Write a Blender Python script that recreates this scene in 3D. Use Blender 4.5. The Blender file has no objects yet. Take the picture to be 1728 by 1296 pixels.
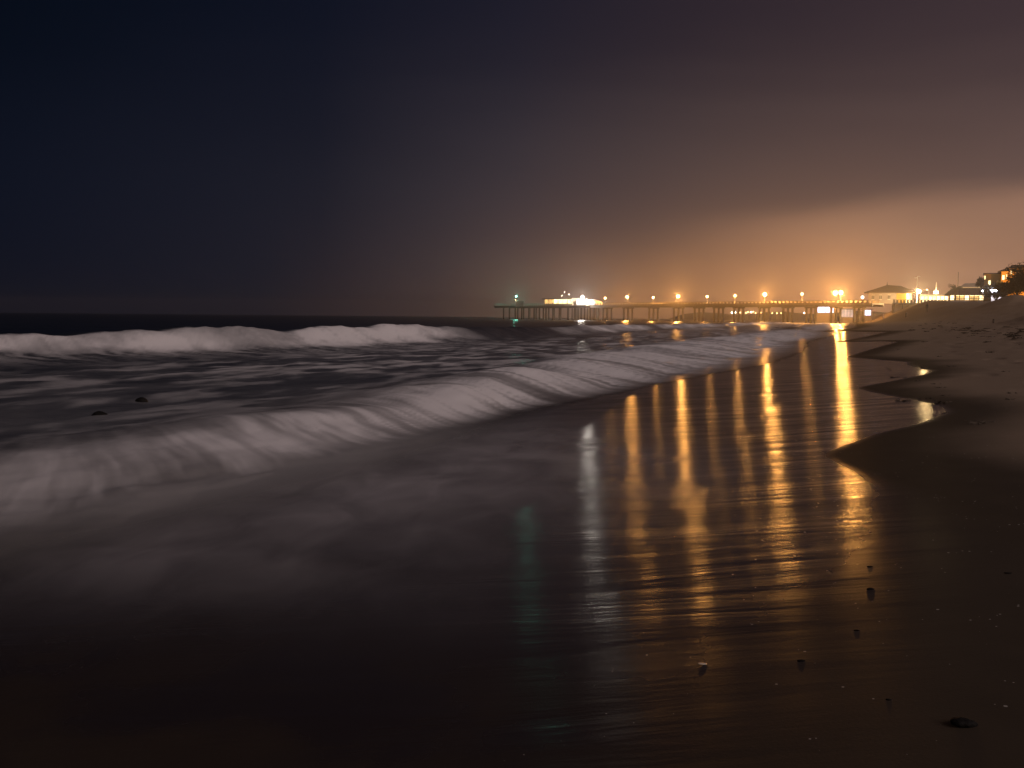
import bpy, bmesh, math, random
import numpy as np
from mathutils import Vector, Matrix

sc = bpy.context.scene
COL = sc.collection
R = math.radians

# ------------------------------------------------------------------ camera
CAM_Z = 1.15
FOC = 1660.0
PITCH = math.atan(114 / FOC)
ROLL = R(0.545)
cam_d = bpy.data.cameras.new('camera')
cam_d.sensor_width = 36
cam_d.lens = 36 * FOC / 1728
cam_d.clip_start = 0.05
cam_d.clip_end = 9000
cam = bpy.data.objects.new('camera', cam_d)
COL.objects.link(cam)
CM = Matrix.Rotation(math.pi / 2 - PITCH, 4, 'X') @ Matrix.Rotation(ROLL, 4, 'Z')
cam.matrix_world = Matrix.Translation((0, 0, CAM_Z)) @ CM
sc.camera = cam

# ------------------------------------------------------------------ render settings
sc.render.engine = 'CYCLES'
sc.view_settings.view_transform = 'Standard'
sc.view_settings.look = 'None'
sc.view_settings.exposure = 0.0
sc.view_settings.gamma = 1.0
sc.view_settings.use_curve_mapping = False
cy = sc.cycles
cy.use_denoising = True
cy.max_bounces = 6
cy.diffuse_bounces = 2
cy.glossy_bounces = 2
cy.transmission_bounces = 2
cy.volume_bounces = 0
cy.transparent_max_bounces = 24
cy.caustics_reflective = False
cy.caustics_refractive = False
cy.sample_clamp_indirect = 0.8

# shore-aligned axes: u runs along the water's edge, v points up the beach
SH = R(19)
CA, SA = math.cos(SH), math.sin(SH)


def uv2xy(u, v):
    return u * SA + v * CA, u * CA - v * SA


def xy2uv(x, y):
    return x * SA + y * CA, x * CA - y * SA


# ------------------------------------------------------------------ node helper
class G:
    def __init__(self, tree):
        self.t = tree
        self.n = tree.nodes
        self.l = tree.links

    def new(self, kind, **kw):
        n = self.n.new(kind)
        for k, v in kw.items():
            setattr(n, k, v)
        return n

    def put(self, sock, val):
        if hasattr(val, 'is_output') or isinstance(val, bpy.types.NodeSocket):
            self.l.new(val, sock)
        else:
            sock.default_value = val

    def m(self, op, a, b=0.0, c=0.0, clamp=False):
        n = self.new('ShaderNodeMath', operation=op)
        n.use_clamp = clamp
        self.put(n.inputs[0], a)
        self.put(n.inputs[1], b)
        self.put(n.inputs[2], c)
        return n.outputs[0]

    def sstep(self, x, a, b):
        n = self.new('ShaderNodeMapRange', interpolation_type='SMOOTHSTEP')
        self.put(n.inputs[0], x)
        self.put(n.inputs[1], a)
        self.put(n.inputs[2], b)
        n.inputs[3].default_value = 0.0
        n.inputs[4].default_value = 1.0
        return n.outputs[0]

    def lin(self, x, a, b, c, d):
        n = self.new('ShaderNodeMapRange')
        for i, q in enumerate((x, a, b, c, d)):
            self.put(n.inputs[i], q)
        return n.outputs[0]

    def ramp(self, x, stops, interp='EASE'):
        n = self.new('ShaderNodeValToRGB')
        cr = n.color_ramp
        cr.interpolation = interp
        while len(cr.elements) > 1:
            cr.elements.remove(cr.elements[-1])
        for i, (p, c) in enumerate(stops):
            e = cr.elements[0] if i == 0 else cr.elements.new(p)
            e.position = p
            e.color = (*c, 1) if len(c) == 3 else c
        self.put(n.inputs[0], x)
        return n.outputs[0]

    def mix(self, f, a, b, blend='MIX'):
        n = self.new('ShaderNodeMix', data_type='RGBA', blend_type=blend)
        self.put(n.inputs[0], f)
        self.put(n.inputs[6], a if not isinstance(a, tuple) or len(a) == 4 else (*a, 1))
        self.put(n.inputs[7], b if not isinstance(b, tuple) or len(b) == 4 else (*b, 1))
        return n.outputs[2]

    def noise(self, vec, scale, detail=3.0, rough=0.5, dist=0.0):
        n = self.new('ShaderNodeTexNoise')
        if vec is not None:
            self.l.new(vec, n.inputs['Vector'])
        n.inputs['Scale'].default_value = scale
        n.inputs['Detail'].default_value = detail
        n.inputs['Roughness'].default_value = rough
        n.inputs['Distortion'].default_value = dist
        return n.outputs['Fac']

    def mapping(self, vec, scale=(1, 1, 1), rotz=0.0, loc=(0, 0, 0)):
        n = self.new('ShaderNodeMapping')
        self.l.new(vec, n.inputs['Vector'])
        n.inputs['Scale'].default_value = scale
        n.inputs['Rotation'].default_value = (0, 0, rotz)
        n.inputs['Location'].default_value = loc
        return n.outputs['Vector']

    def bump(self, h, strength, dist, normal=None):
        n = self.new('ShaderNodeBump')
        self.put(n.inputs['Height'], h)
        self.put(n.inputs['Strength'], strength)
        self.put(n.inputs['Distance'], dist)
        if normal is not None:
            self.l.new(normal, n.inputs['Normal'])
        return n.outputs['Normal']

    def attr(self, name):
        n = self.new('ShaderNodeAttribute', attribute_name=name)
        return n.outputs['Fac']

    def geo(self):
        return self.new('ShaderNodeNewGeometry').outputs['Position']


# ------------------------------------------------------------------ sky: town-lit overcast at night
world = bpy.data.worlds.new('World')
sc.world = world
world.use_nodes = True
g = G(world.node_tree)
g.n.clear()
tc = g.new('ShaderNodeTexCoord').outputs['Generated']
sx = g.new('ShaderNodeSeparateXYZ')
g.l.new(tc, sx.inputs[0])
X_, Y_, Z_ = sx.outputs
el = g.m('MULTIPLY', g.m('ARCSINE', Z_), 57.2958)
el = g.m('MAXIMUM', el, 0.0)
hl = g.m('SQRT', g.m('ADD', g.m('MULTIPLY', X_, X_), g.m('ADD', g.m('MULTIPLY', Y_, Y_), 1e-6)))
cdir = g.m('DIVIDE', g.m('ADD', g.m('MULTIPLY', X_, CA), g.m('MULTIPLY', Y_, -SA)), hl)   # +1 inland, -1 out to sea
ct = g.m('MULTIPLY', g.m('ADD', cdir, 1.0), 0.5)


def cpos(c):
    return (c + 1) / 2


upper = g.ramp(ct, [(0.0, (.0008, .0028, .0078)), (cpos(-.72), (.0010, .0032, .0085)), (cpos(-.5), (.0035, .0058, .0145)),
                    (cpos(-.326), (.010, .0105, .021)), (cpos(-.139), (.022, .0165, .025)), (cpos(.139), (.040, .0265, .033)),
                    (1.0, (.12, .078, .082))], 'LINEAR')
middle = g.ramp(ct, [(0.0, (.0025, .0045, .011)), (cpos(-.72), (.0034, .0058, .0140)), (cpos(-.5), (.0092, .0110, .0205)),
                     (cpos(-.326), (.036, .031, .041)), (cpos(-.139), (.070, .050, .052)), (cpos(.139), (.115, .074, .068)),
                     (1.0, (.26, .16, .13))], 'LINEAR')
cl = g.mapping(tc, (1.0, 1.0, 5.0))
n1 = g.noise(cl, 1.6, 4.0, 0.55, 0.6)
n2 = g.noise(cl, 5.0, 3.0, 0.5, 0.3)
elw = g.m('ADD', el, g.m('MULTIPLY', g.m('SUBTRACT', n1, 0.5), 5.0))
low = g.m('SUBTRACT', 1.0, g.sstep(elw, 6.0, 17.0))
base = g.mix(low, upper, middle)
# glow of the sodium lights under the cloud
amp = g.ramp(ct, [(0.0, (0, 0, 0)), (cpos(-.55), (0, 0, 0)), (cpos(-.40), (.05,) * 3), (cpos(-.27), (.22,) * 3), (cpos(-.2), (.21,) * 3),
                  (cpos(-.10), (.36,) * 3), (cpos(0), (.50,) * 3), (cpos(.139), (.36,) * 3), (1.0, (.35,) * 3)], 'LINEAR')
fall = g.m('EXPONENT', g.m('MULTIPLY', g.m('POWER', g.m('DIVIDE', el, 3.0), 1.3), -1.0))
bank_e = g.m('ADD', g.m('ADD', 6.2, g.m('MULTIPLY', cdir, 3.8)),
             g.m('ADD', g.m('MULTIPLY', g.m('SUBTRACT', n1, 0.5), 1.5), g.m('MULTIPLY', g.m('SUBTRACT', n2, 0.5), 1.2)))
bank_e = g.m('MINIMUM', bank_e, 9.0)
bank = g.m('SUBTRACT', 1.0, g.sstep(g.m('SUBTRACT', el, bank_e), -1.3, 0.7))
bank = g.m('MULTIPLY', bank, g.sstep(cdir, -0.22, 0.02))
bank = g.m('MULTIPLY', bank, g.m('ADD', 0.72, g.m('MULTIPLY', n2, 0.56)))
glow = g.m('MULTIPLY', g.m('MULTIPLY', amp, 0.70), fall)
bk = g.m('MULTIPLY', bank, 0.145)
col = g.mix(1.0, base, g.mix(1.0, (1.0, .40, .11), glow, 'MULTIPLY'), 'ADD')
col = g.mix(1.0, col, g.mix(1.0, (1.0, .50, .25), bk, 'MULTIPLY'), 'ADD')
bg = g.new('ShaderNodeBackground')
g.l.new(col, bg.inputs['Color'])
bg.inputs['Strength'].default_value = 1.0
wo = g.new('ShaderNodeOutputWorld')
g.l.new(bg.outputs[0], wo.inputs['Surface'])
world.cycles.sampling_method = 'AUTOMATIC'

# the soft sheen of the town behind the beach
sun_d = bpy.data.lights.new('town_light', 'SUN')
sun_d.energy = 0.85
sun_d.angle = R(35)
sun_d.color = (1.0, .87, .84)
sun = bpy.data.objects.new('town_light', sun_d)
COL.objects.link(sun)
SUN_AZ, SUN_EL = R(132), R(31)
sdir = Vector((math.sin(SUN_AZ) * math.cos(SUN_EL), math.cos(SUN_AZ) * math.cos(SUN_EL), math.sin(SUN_EL)))
sun.rotation_euler = sdir.to_track_quat('Z', 'Y').to_euler()


# ------------------------------------------------------------------ geometry helpers
def at(px, py, Y):
    """world point seen at photograph pixel (px, py) at a distance Y out along the beach"""
    d = CM.to_3x3() @ Vector(((px - 864) / FOC, (648 - py) / FOC, -1.0))
    t = Y / d.y
    return Vector((d.x * t, Y, CAM_Z + d.z * t))


class MB:
    def __init__(self):
        self.v = []
        self.f = []

    def add(self, vs, fs):
        o = len(self.v)
        self.v += [tuple(p) for p in vs]
        self.f += [tuple(i + o for i in f) for f in fs]
        return self

    def box(self, a, b, rz=0.0, c=None):
        x0, y0, z0 = a
        x1, y1, z1 = b
        vs = [(x, y, z) for z in (z0, z1) for x, y in ((x0, y0), (x1, y0), (x1, y1), (x0, y1))]
        if rz:
            cx, cyy = c if c else ((x0 + x1) / 2, (y0 + y1) / 2)
            cr, sr = math.cos(rz), math.sin(rz)
            vs = [(cx + (x - cx) * cr - (y - cyy) * sr, cyy + (x - cx) * sr + (y - cyy) * cr, z) for x, y, z in vs]
        return self.add(vs, [(0, 3, 2, 1), (4, 5, 6, 7), (0, 1, 5, 4), (1, 2, 6, 5), (2, 3, 7, 6), (3, 0, 4, 7)])

    def tube(self, pts, rad, n=8, cap=True):
        pts = [Vector(p) for p in pts]
        if not hasattr(rad, '__len__'):
            rad = [rad] * len(pts)
        rings = []
        for i, p in enumerate(pts):
            d = (pts[min(i + 1, len(pts) - 1)] - pts[max(i - 1, 0)]).normalized()
            a = d.orthogonal().normalized() if abs(d.z) < .99 else Vector((1, 0, 0))
            a = (a - d * a.dot(d)).normalized()
            b = d.cross(a)
            rings.append([p + (a * math.cos(t) + b * math.sin(t)) * rad[i] for t in [2 * math.pi * k / n for k in range(n)]])
        vs = [q for r in rings for q in r]
        fs = []
        for i in range(len(pts) - 1):
            for k in range(n):
                k2 = (k + 1) % n
                fs.append((i * n + k, i * n + k2, (i + 1) * n + k2, (i + 1) * n + k))
        if cap:
            fs.append(tuple(reversed(range(n))))
            fs.append(tuple((len(pts) - 1) * n + k for k in range(n)))
        return self.add(vs, fs)

    def sphere(self, c, r, nu=12, nv=8, sz=1.0):
        vs = [(c[0], c[1], c[2] + r * sz)]
        for j in range(1, nv):
            t = math.pi * j / nv
            for i in range(nu):
                p = 2 * math.pi * i / nu
                vs.append((c[0] + r * math.sin(t) * math.cos(p), c[1] + r * math.sin(t) * math.sin(p), c[2] + r * sz * math.cos(t)))
        vs.append((c[0], c[1], c[2] - r * sz))
        fs = [(0, 1 + i, 1 + (i + 1) % nu) for i in range(nu)]
        for j in range(nv - 2):
            for i in range(nu):
                a = 1 + j * nu
                fs.append((a + i, a + nu + i, a + nu + (i + 1) % nu, a + (i + 1) % nu))
        l = len(vs) - 1
        a = 1 + (nv - 2) * nu
        fs += [(l, a + (i + 1) % nu, a + i) for i in range(nu)]
        return self.add(vs, fs)

    def mesh(self, name, smooth=False):
        me = bpy.data.meshes.new(name)
        me.from_pydata(self.v, [], self.f)
        if smooth:
            me.shade_smooth()
        me.update()
        return me

    def build(self, name, mat, parent=None, smooth=False, label=None, kind=None):
        me = self.mesh(name, smooth)
        me.materials.append(mat)
        o = bpy.data.objects.new(name, me)
        COL.objects.link(o)
        if parent is not None:
            o.parent = parent
        if label:
            o['label'] = label
        if kind:
            o['kind'] = kind
        return o


def thing(name, label, cat, loc=(0, 0, 0), rz=0.0, group=None):
    o = bpy.data.objects.new(name, None)
    o.empty_display_size = .5
    COL.objects.link(o)
    o.location = loc
    o.rotation_euler = (0, 0, rz)
    tag(o, label, cat, group)
    return o


def tag(o, label, cat, group=None):
    o['label'] = label
    o['category'] = cat
    if group:
        o['group'] = group
    return o


def turn(o):
    """set a shore-front building square to the line of the open beach in front of it"""
    a = math.atan2(o.location.x, o.location.y)
    o.rotation_euler = (0, 0, -a)
    o.scale = (math.cos(a), 1, 1)


def copy_tree(o, parent=None):
    c = o.copy()
    COL.objects.link(c)
    c.parent = parent
    for ch in list(o.children):
        copy_tree(ch, c)
    return c


def grid_mesh(name, V, nr, nc, mat, attrs=None, kind=None, keep=None):
    """V: (nr*nc,3) array -> smooth mesh object; keep: mask of cells"""
    idx = np.arange(nr * nc).reshape(nr, nc)
    q = np.stack([idx[:-1, :-1], idx[:-1, 1:], idx[1:, 1:], idx[1:, :-1]], -1).reshape(-1, 4)
    if keep is not None:
        q = q[keep.reshape(-1)]
    used = np.unique(q)
    remap = -np.ones(nr * nc, dtype=np.int64)
    remap[used] = np.arange(len(used))
    q = remap[q]
    V = V[used]
    me = bpy.data.meshes.new(name)
    me.vertices.add(len(V))
    me.vertices.foreach_set('co', V.astype(np.float32).ravel())
    me.loops.add(q.size)
    me.loops.foreach_set('vertex_index', q.astype(np.int32).ravel())
    me.polygons.add(len(q))
    me.polygons.foreach_set('loop_start', np.arange(0, q.size, 4, dtype=np.int32))
    me.polygons.foreach_set('loop_total', np.full(len(q), 4, dtype=np.int32))
    me.update(calc_edges=True)
    me.shade_smooth()
    for k, a in (attrs or {}).items():
        at_ = me.attributes.new(k, 'FLOAT', 'POINT')
        at_.data.foreach_set('value', a.reshape(-1)[used].astype(np.float32))
    me.materials.append(mat)
    o = bpy.data.objects.new(name, me)
    COL.objects.link(o)
    if kind:
        o['kind'] = kind
    return o


# ------------------------------------------------------------------ numpy noise
def _hash(ix, iy, seed):
    h = (ix * 374761393 + iy * 668265263 + seed * 1442695041) & 0xffffffff
    h = ((h ^ (h >> 13)) * 1274126177) & 0xffffffff
    h = h ^ (h >> 16)
    return (h & 0xffffff) / float(0xffffff)


def vnoise(x, y, seed=0):
    x = np.asarray(x, float)
    y = np.asarray(y, float)
    ix = np.floor(x).astype(np.int64)
    iy = np.floor(y).astype(np.int64)
    fx = x - ix
    fy = y - iy
    fx = fx * fx * fx * (fx * (fx * 6 - 15) + 10)
    fy = fy * fy * fy * (fy * (fy * 6 - 15) + 10)
    a = _hash(ix, iy, seed)
    b = _hash(ix + 1, iy, seed)
    c = _hash(ix, iy + 1, seed)
    d = _hash(ix + 1, iy + 1, seed)
    return (a + (b - a) * fx) * (1 - fy) + (c + (d - c) * fx) * fy


def fbm(x, y, oct=4, seed=0, gain=.5):
    s = 0
    a = 1.0
    t = 0
    for i in range(oct):
        # rotate every octave so that the lattice does not show
        cr, sr = math.cos(.7 * i + .3), math.sin(.7 * i + .3)
        s = s + a * vnoise((x * cr - y * sr) * 2 ** i + 17.3 * i, (x * sr + y * cr) * 2 ** i - 9.1 * i, seed + i)
        t += a
        a *= gain
    return s / t


def ss(x, a, b):
    t = np.clip((x - a) / (b - a), 0, 1)
    return t * t * (3 - 2 * t)


# ------------------------------------------------------------------ materials
MATS = {}


def principled(name):
    m = bpy.data.materials.new(name)
    m.use_nodes = True
    gg = G(m.node_tree)
    return m, gg, gg.n['Principled BSDF']


def plain(name, colr, rough=.7, var=.25, scale=2.0, metallic=0.0, bump=0.0):
    m, q, b = principled(name)
    tc_ = q.new('ShaderNodeTexCoord').outputs['Object']
    n = q.noise(tc_, scale, 5.0, .6)
    d = tuple(c * (1 - var) for c in colr)
    l = tuple(min(1, c * (1 + var)) for c in colr)
    q.l.new(q.mix(n, d, l), b.inputs['Base Color'])
    b.inputs['Roughness'].default_value = rough
    b.inputs['Metallic'].default_value = metallic
    if bump:
        q.l.new(q.bump(q.noise(tc_, scale * 6, 4), bump, .02), b.inputs['Normal'])
    MATS[name] = m
    return m


def emit(name, colr, strength, var=0.0, scale=1.0):
    m = bpy.data.materials.new(name)
    m.use_nodes = True
    q = G(m.node_tree)
    q.n.clear()
    e = q.new('ShaderNodeEmission')
    e.inputs['Color'].default_value = (*colr, 1)
    if var:
        tc_ = q.new('ShaderNodeTexCoord').outputs['Object']
        n = q.noise(tc_, scale, 2)
        q.l.new(q.lin(n, .3, .7, strength * (1 - var), strength * (1 + var)), e.inputs['Strength'])
    else:
        e.inputs['Strength'].default_value = strength
    o = q.new('ShaderNodeOutputMaterial')
    q.l.new(e.outputs[0], o.inputs['Surface'])
    m.cycles.emission_sampling = 'NONE'
    MATS[name] = m
    return m


concrete = plain('concrete', (.26, .23, .20), .85, .3, .8, bump=.3)
concrete_dark = plain('weathered_concrete', (.17, .15, .13), .85, .4, 1.2, bump=.3)
hall_wall = plain('faded_plaster', (.24, .20, .185), .8, .12, .6)
white_paint = plain('white_paint', (.75, .72, .68), .6, .08, 1.0)
cream_paint = plain('cream_paint', (.62, .50, .36), .7, .12, .8)
yellow_paint = plain('ochre_paint', (.56, .33, .05), .7, .12, .8)
roof_tile = plain('roof_tile', (.065, .04, .028), .8, .35, 3.0)
roof_grey = plain('roof_sheet', (.26, .24, .24), .6, .2, 1.5)
metal = plain('galvanised_steel', (.35, .35, .34), .45, .15, 4.0, .6)
dark_metal = plain('dark_steel', (.06, .06, .06), .5, .2, 4.0, .3)
wood = plain('weathered_wood', (.13, .10, .075), .85, .35, 5.0)
bark = plain('palm_bark', (.10, .075, .05), .9, .4, 6.0)
leaf = plain('leaf', (.05, .062, .028), .6, .45, 2.0)
frond_m = plain('palm_leaf', (.05, .06, .025), .6, .4, 1.5)
rock_m = plain('wet_rock', (.010, .0085, .0075), .75, .5, 6.0, bump=.5)
rock_m.node_tree.nodes['Principled BSDF'].inputs['Specular IOR Level'].default_value = .15
weed_m = plain('seaweed', (.085, .062, .042), .75, .5, 8.0, bump=.4)
glass_dark = plain('dark_glass', (.05, .045, .04), .15, .2, 1.0)
skin_cloth = plain('dark_cloth', (.05, .045, .05), .85, .3, 5.0)

AMBER = (1.0, .41, .085)
WARM = (1.0, .72, .38)
emit('lamp_head_glow', (1.0, .74, .36), 14)
emit('marquee_glow', (1.0, .93, .82), 6.0).cycles.emission_sampling = 'FRONT_BACK'  # emission added in place of floodlight on the white canvas
sodium = {}


def lamp_glass(name, colr, strength):
    """glass of a burning lamp: glows, and lets the light of its bulb through"""
    m = bpy.data.materials.new(name)
    m.use_nodes = True
    q = G(m.node_tree)
    q.n.clear()
    e = q.new('ShaderNodeEmission')
    e.inputs['Color'].default_value = (*colr, 1)
    e.inputs['Strength'].default_value = strength
    t = q.new('ShaderNodeBsdfTransparent')
    ad = q.new('ShaderNodeAddShader')
    q.l.new(e.outputs[0], ad.inputs[0])
    q.l.new(t.outputs[0], ad.inputs[1])
    o = q.new('ShaderNodeOutputMaterial')
    q.l.new(ad.outputs[0], o.inputs['Surface'])
    m.cycles.emission_sampling = 'NONE'
    MATS[name] = m
    return m


def bulb(parent, loc, colr, inten, rad=.25):
    """the light of a lamp, radiant intensity per steradian"""
    l = bpy.data.lights.new('bulb', 'POINT')
    l.energy = inten * 4 * math.pi
    l.color = colr
    l.shadow_soft_size = rad
    o = bpy.data.objects.new('bulb', l)
    COL.objects.link(o)
    o.parent = parent
    o.location = loc
    return o


LAMP_R = {'pair': .70, 'bright': .64, 'mid': .56, 'dim': .42}
LAMP_I = {'pair': 3600, 'bright': 3600, 'mid': 2000, 'dim': 900}
FLOOD_W = (1.0, .90, .78)
FLOOD_Y = (1.0, .66, .28)
TEAL = (.22, 1.0, .70)
COOL = (.82, .86, 1.0)
amber_glass = lamp_glass('sodium_glass', (1.0, .62, .24), 8)
white_glass = lamp_glass('white_flood_glass', FLOOD_W, 12)
warm_glass = lamp_glass('warm_flood_glass', (1.0, .76, .42), 12)
teal_glass = lamp_glass('green_glass', (.42, 1.0, .82), 4)
cool_glass = lamp_glass('cool_flood_glass', COOL, 10)
win_warm = emit('lit_window_warm', (1.0, .58, .18), 1.3, .5, .7)
win_bright = emit('lit_window_bright', (1.0, .74, .36), 3.0, .45, .6)
win_blue = emit('lit_window_blue', (.72, .74, 1.0), 3.0, .5, .5)
win_pink = emit('lit_window_pink', (1.0, .74, .62), .7, .3, .4)
dot_white = emit('far_lamp_white', (1.0, .88, .72), 25)
dot_amber = emit('far_lamp_amber', (1.0, .62, .25), 20)

# ---- sand
sand, q, b = principled('sand')
P = q.geo()
wet = q.attr('wet')          # shining film left by the backwash
damp_dim = q.attr('damp_dim')        # soaked sand, with light falloff painted in near the camera
mist = q.attr('mist')        # thin foam spread over the film
gr = q.noise(P, 220, 2, .6)
md = q.noise(P, 3.0, 5, .6)
dry_c = q.mix(q.m('ADD', q.m('MULTIPLY', gr, .5), q.m('MULTIPLY', md, .5)), (.20, .147, .102), (.34, .25, .178))
damp_dim_c = q.mix(md, (.048, .034, .022), (.075, .054, .036))
c1 = q.mix(damp_dim, dry_c, damp_dim_c)
c2 = q.mix(wet, c1, (.030, .021, .019))
# glints on the wet sand, painted into the colour as pale specks
vor = q.new('ShaderNodeTexVoronoi')
q.l.new(P, vor.inputs['Vector'])
vor.inputs['Scale'].default_value = 26.0
glint = q.m('LESS_THAN', vor.outputs['Distance'], q.m('MULTIPLY', q.m('MULTIPLY', q.sstep(q.noise(P, 7.0, 2), .45, .75), q.attr('glint_zone')), .16))
c2 = q.mix(q.m('MULTIPLY', glint, .75), c2, (.55, .50, .44))
foam_streak = q.noise(q.mapping(P, (1.0, .45, 1), R(20)), 2.2, 3, .5, .5)
mfac = q.m('MULTIPLY', mist, q.lin(foam_streak, .3, .7, .6, 1.2), clamp=True)
c3 = q.mix(mfac, c2, (.62, .57, .56))
q.l.new(c3, b.inputs['Base Color'])
rw = q.lin(q.noise(q.mapping(P, (.5, 1.6, 1)), 2.0, 3), .3, .7, .18, .25)
rough = q.mix(wet, q.mix(damp_dim, (.95,) * 3, (.62,) * 3), rw)
q.l.new(rough, b.inputs['Roughness'])
b.inputs['IOR'].default_value = 1.33
q.l.new(q.mix(wet, (.12,) * 3, (.40,) * 3), b.inputs['Specular IOR Level'])
rip = q.noise(q.mapping(P, (.20, 1.7, 1), R(-4)), 1.25, 5, .55, .5)
ripm = q.lin(q.noise(q.mapping(P, (.6, 1.2, 1)), .55, 3, .6), .35, .65, .15, 1.0)
rip2 = q.noise(q.mapping(P, (.22, 2.0, 1), R(3)), 7.0, 3, .6, .15)
calm = q.m('MULTIPLY', wet, q.m('SUBTRACT', 1.0, q.sstep(mist, .0, .22)))
nb = q.bump(rip, q.m('MULTIPLY', q.m('MULTIPLY', calm, ripm), .60), .06)
nb = q.bump(rip2, q.m('MULTIPLY', q.m('MULTIPLY', calm, ripm), .28), .007, nb)
b.inputs['Anisotropic'].default_value = .86
tg = q.new('ShaderNodeCombineXYZ')
tg.inputs[1].default_value = 1.0
q.l.new(tg.outputs[0], b.inputs['Tangent'])
fine = q.m('ADD', q.noise(P, 90, 3, .6), q.m('MULTIPLY', glint, .6))
fine_s = q.m('ADD', .30, q.m('MULTIPLY', wet, q.sstep(q.noise(P, .8, 2), .3, .7)), )
nb = q.bump(fine, q.m('MULTIPLY', fine_s, q.lin(wet, 0, 1, .28, .14)), .006, nb)
q.l.new(nb, b.inputs['Normal'])

# ---- sea
sea_m, q, b = principled('sea_water')
P = q.geo()
foam = q.attr('foam')
wn = q.noise(q.mapping(P, (.9, 1.0, 1), R(19)), .8, 5, .55, .4)
wn2 = q.noise(q.mapping(P, (.7, 1.4, 1), R(19)), 4.0, 4, .6, .4)
b.inputs['Base Color'].default_value = (.010, .013, .020, 1)
b.inputs['IOR'].default_value = 1.33
shal = q.attr('shallow')
q.l.new(q.mix(shal, (.010, .013, .020), (.055, .043, .034)), b.inputs['Base Color'])
b.inputs['Roughness'].default_value = .30
b.inputs['Anisotropic'].default_value = .6
tg = q.new('ShaderNodeCombineXYZ')
tg.inputs[1].default_value = 1.0
q.l.new(tg.outputs[0], b.inputs['Tangent'])
deep = q.m('SUBTRACT', 1.0, shal)
nb = q.bump(wn, q.m('MULTIPLY', deep, .5), .22)
nb = q.bump(wn2, q.m('MULTIPLY', deep, .4), .03, nb)
q.l.new(nb, b.inputs['Normal'])
df = q.new('ShaderNodeBsdfDiffuse')
df.inputs['Color'].default_value = (.84, .80, .79, 1)
mx = q.new('ShaderNodeMixShader')
q.l.new(foam, mx.inputs[0])
q.l.new(b.outputs[0], mx.inputs[1])
q.l.new(df.outputs[0], mx.inputs[2])
tp = q.new('ShaderNodeBsdfTransparent')       # the last of the wash thins out to nothing on the sand
mx2 = q.new('ShaderNodeMixShader')
q.l.new(q.attr('depth'), mx2.inputs[0])
q.l.new(tp.outputs[0], mx2.inputs[1])
q.l.new(mx.outputs[0], mx2.inputs[2])
q.l.new(mx2.outputs[0], q.n['Material Output'].inputs['Surface'])

# ---- spray: layers of thin foam, each letting through what its density leaves open
spray_m = bpy.data.materials.new('sea_spray')
spray_m.use_nodes = True
q = G(spray_m.node_tree)
q.n.clear()
al = q.attr('density')
df = q.new('ShaderNodeBsdfDiffuse')
df.inputs['Color'].default_value = (.78, .75, .74, 1)
tr = q.new('ShaderNodeBsdfTranslucent')
tr.inputs['Color'].default_value = (.78, .75, .74, 1)
m0 = q.new('ShaderNodeMixShader')
m0.inputs[0].default_value = .35
q.l.new(df.outputs[0], m0.inputs[1])
q.l.new(tr.outputs[0], m0.inputs[2])
tp = q.new('ShaderNodeBsdfTransparent')
mx = q.new('ShaderNodeMixShader')
q.l.new(al, mx.inputs[0])
q.l.new(tp.outputs[0], mx.inputs[1])
q.l.new(m0.outputs[0], mx.inputs[2])
o = q.new('ShaderNodeOutputMaterial')
q.l.new(mx.outputs[0], o.inputs['Surface'])

# ------------------------------------------------------------------ beach terrain
SEA_Z = -0.25


def beach_base(v):
    z = np.where(v < -1, -.085 + .055 * (v + 1), .085 * v)
    z = np.where(v > 8, .68 + .5 * (1 - np.exp(-(np.maximum(v, 8) - 8) * .17)), z)
    return np.maximum(z, -6.0)


def dunes(u, v):
    h = 1.2 + 3.5 * ss(u, 60, 290)
    top = h * ss(v + 2.5 * (fbm(u * .05, v * .08, 3, 5) - .5), 9.5 - 5.0 * ss(u, 120, 280), 24.0 - 5.0 * ss(u, 120, 280))
    hm = top * (0.85 + .3 * fbm(u * .06, v * .15, 3, 9))
    # heap of pushed-up sand in front of the houses
    du, dv = (u - 168) / 1.7, v - 23.5
    d = np.sqrt(du * du + dv * dv)
    heap = np.clip(4.6 - .52 * d, 0, None)
    heap = np.minimum(heap, 3.6 + .12 * heap)
    # bank nearer to the camera on the right
    du, dv = (u - 74) / 2.2, v - 15.5
    d = np.sqrt(du * du + dv * dv)
    bankh = 1.7 * np.exp(-(d / 4.0) ** 2)
    return hm, heap, bankh


def zbeach(u, v):
    hm, heap, bankh = dunes(u, v)
    z = beach_base(v) + np.maximum(hm, heap * ss(v, 12, 20) * .55 + hm * .6) + bankh
    up = ss(v, 2.5, 6) * ss(u, 6, 16)
    z = z + up * (.10 * (fbm(u * .9, v * 1.6, 4, 21) - .5) + .05 * (fbm(u * 3, v * 4, 3, 22) - .5))
    wr = ss(v, 4.5, 7.5) * ss(u, 18, 36) * (1 - ss(u, 140, 200))
    z = z + wr * .32 * np.clip(fbm(u * .55, v * 1.1, 4, 31, .6) - .5, -.1, .5)
    # soft trodden hollows
    tr_ = ss(v, 1.6, 3.2) * ss(u, 4, 9)
    z = z - tr_ * .05 * ss(vnoise(u * 1.3, v * 2.2, 77), .68, .9) + tr_ * .018 * (fbm(u * 3.2, v * 4.2, 3, 78) - .5)
    return z


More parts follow.
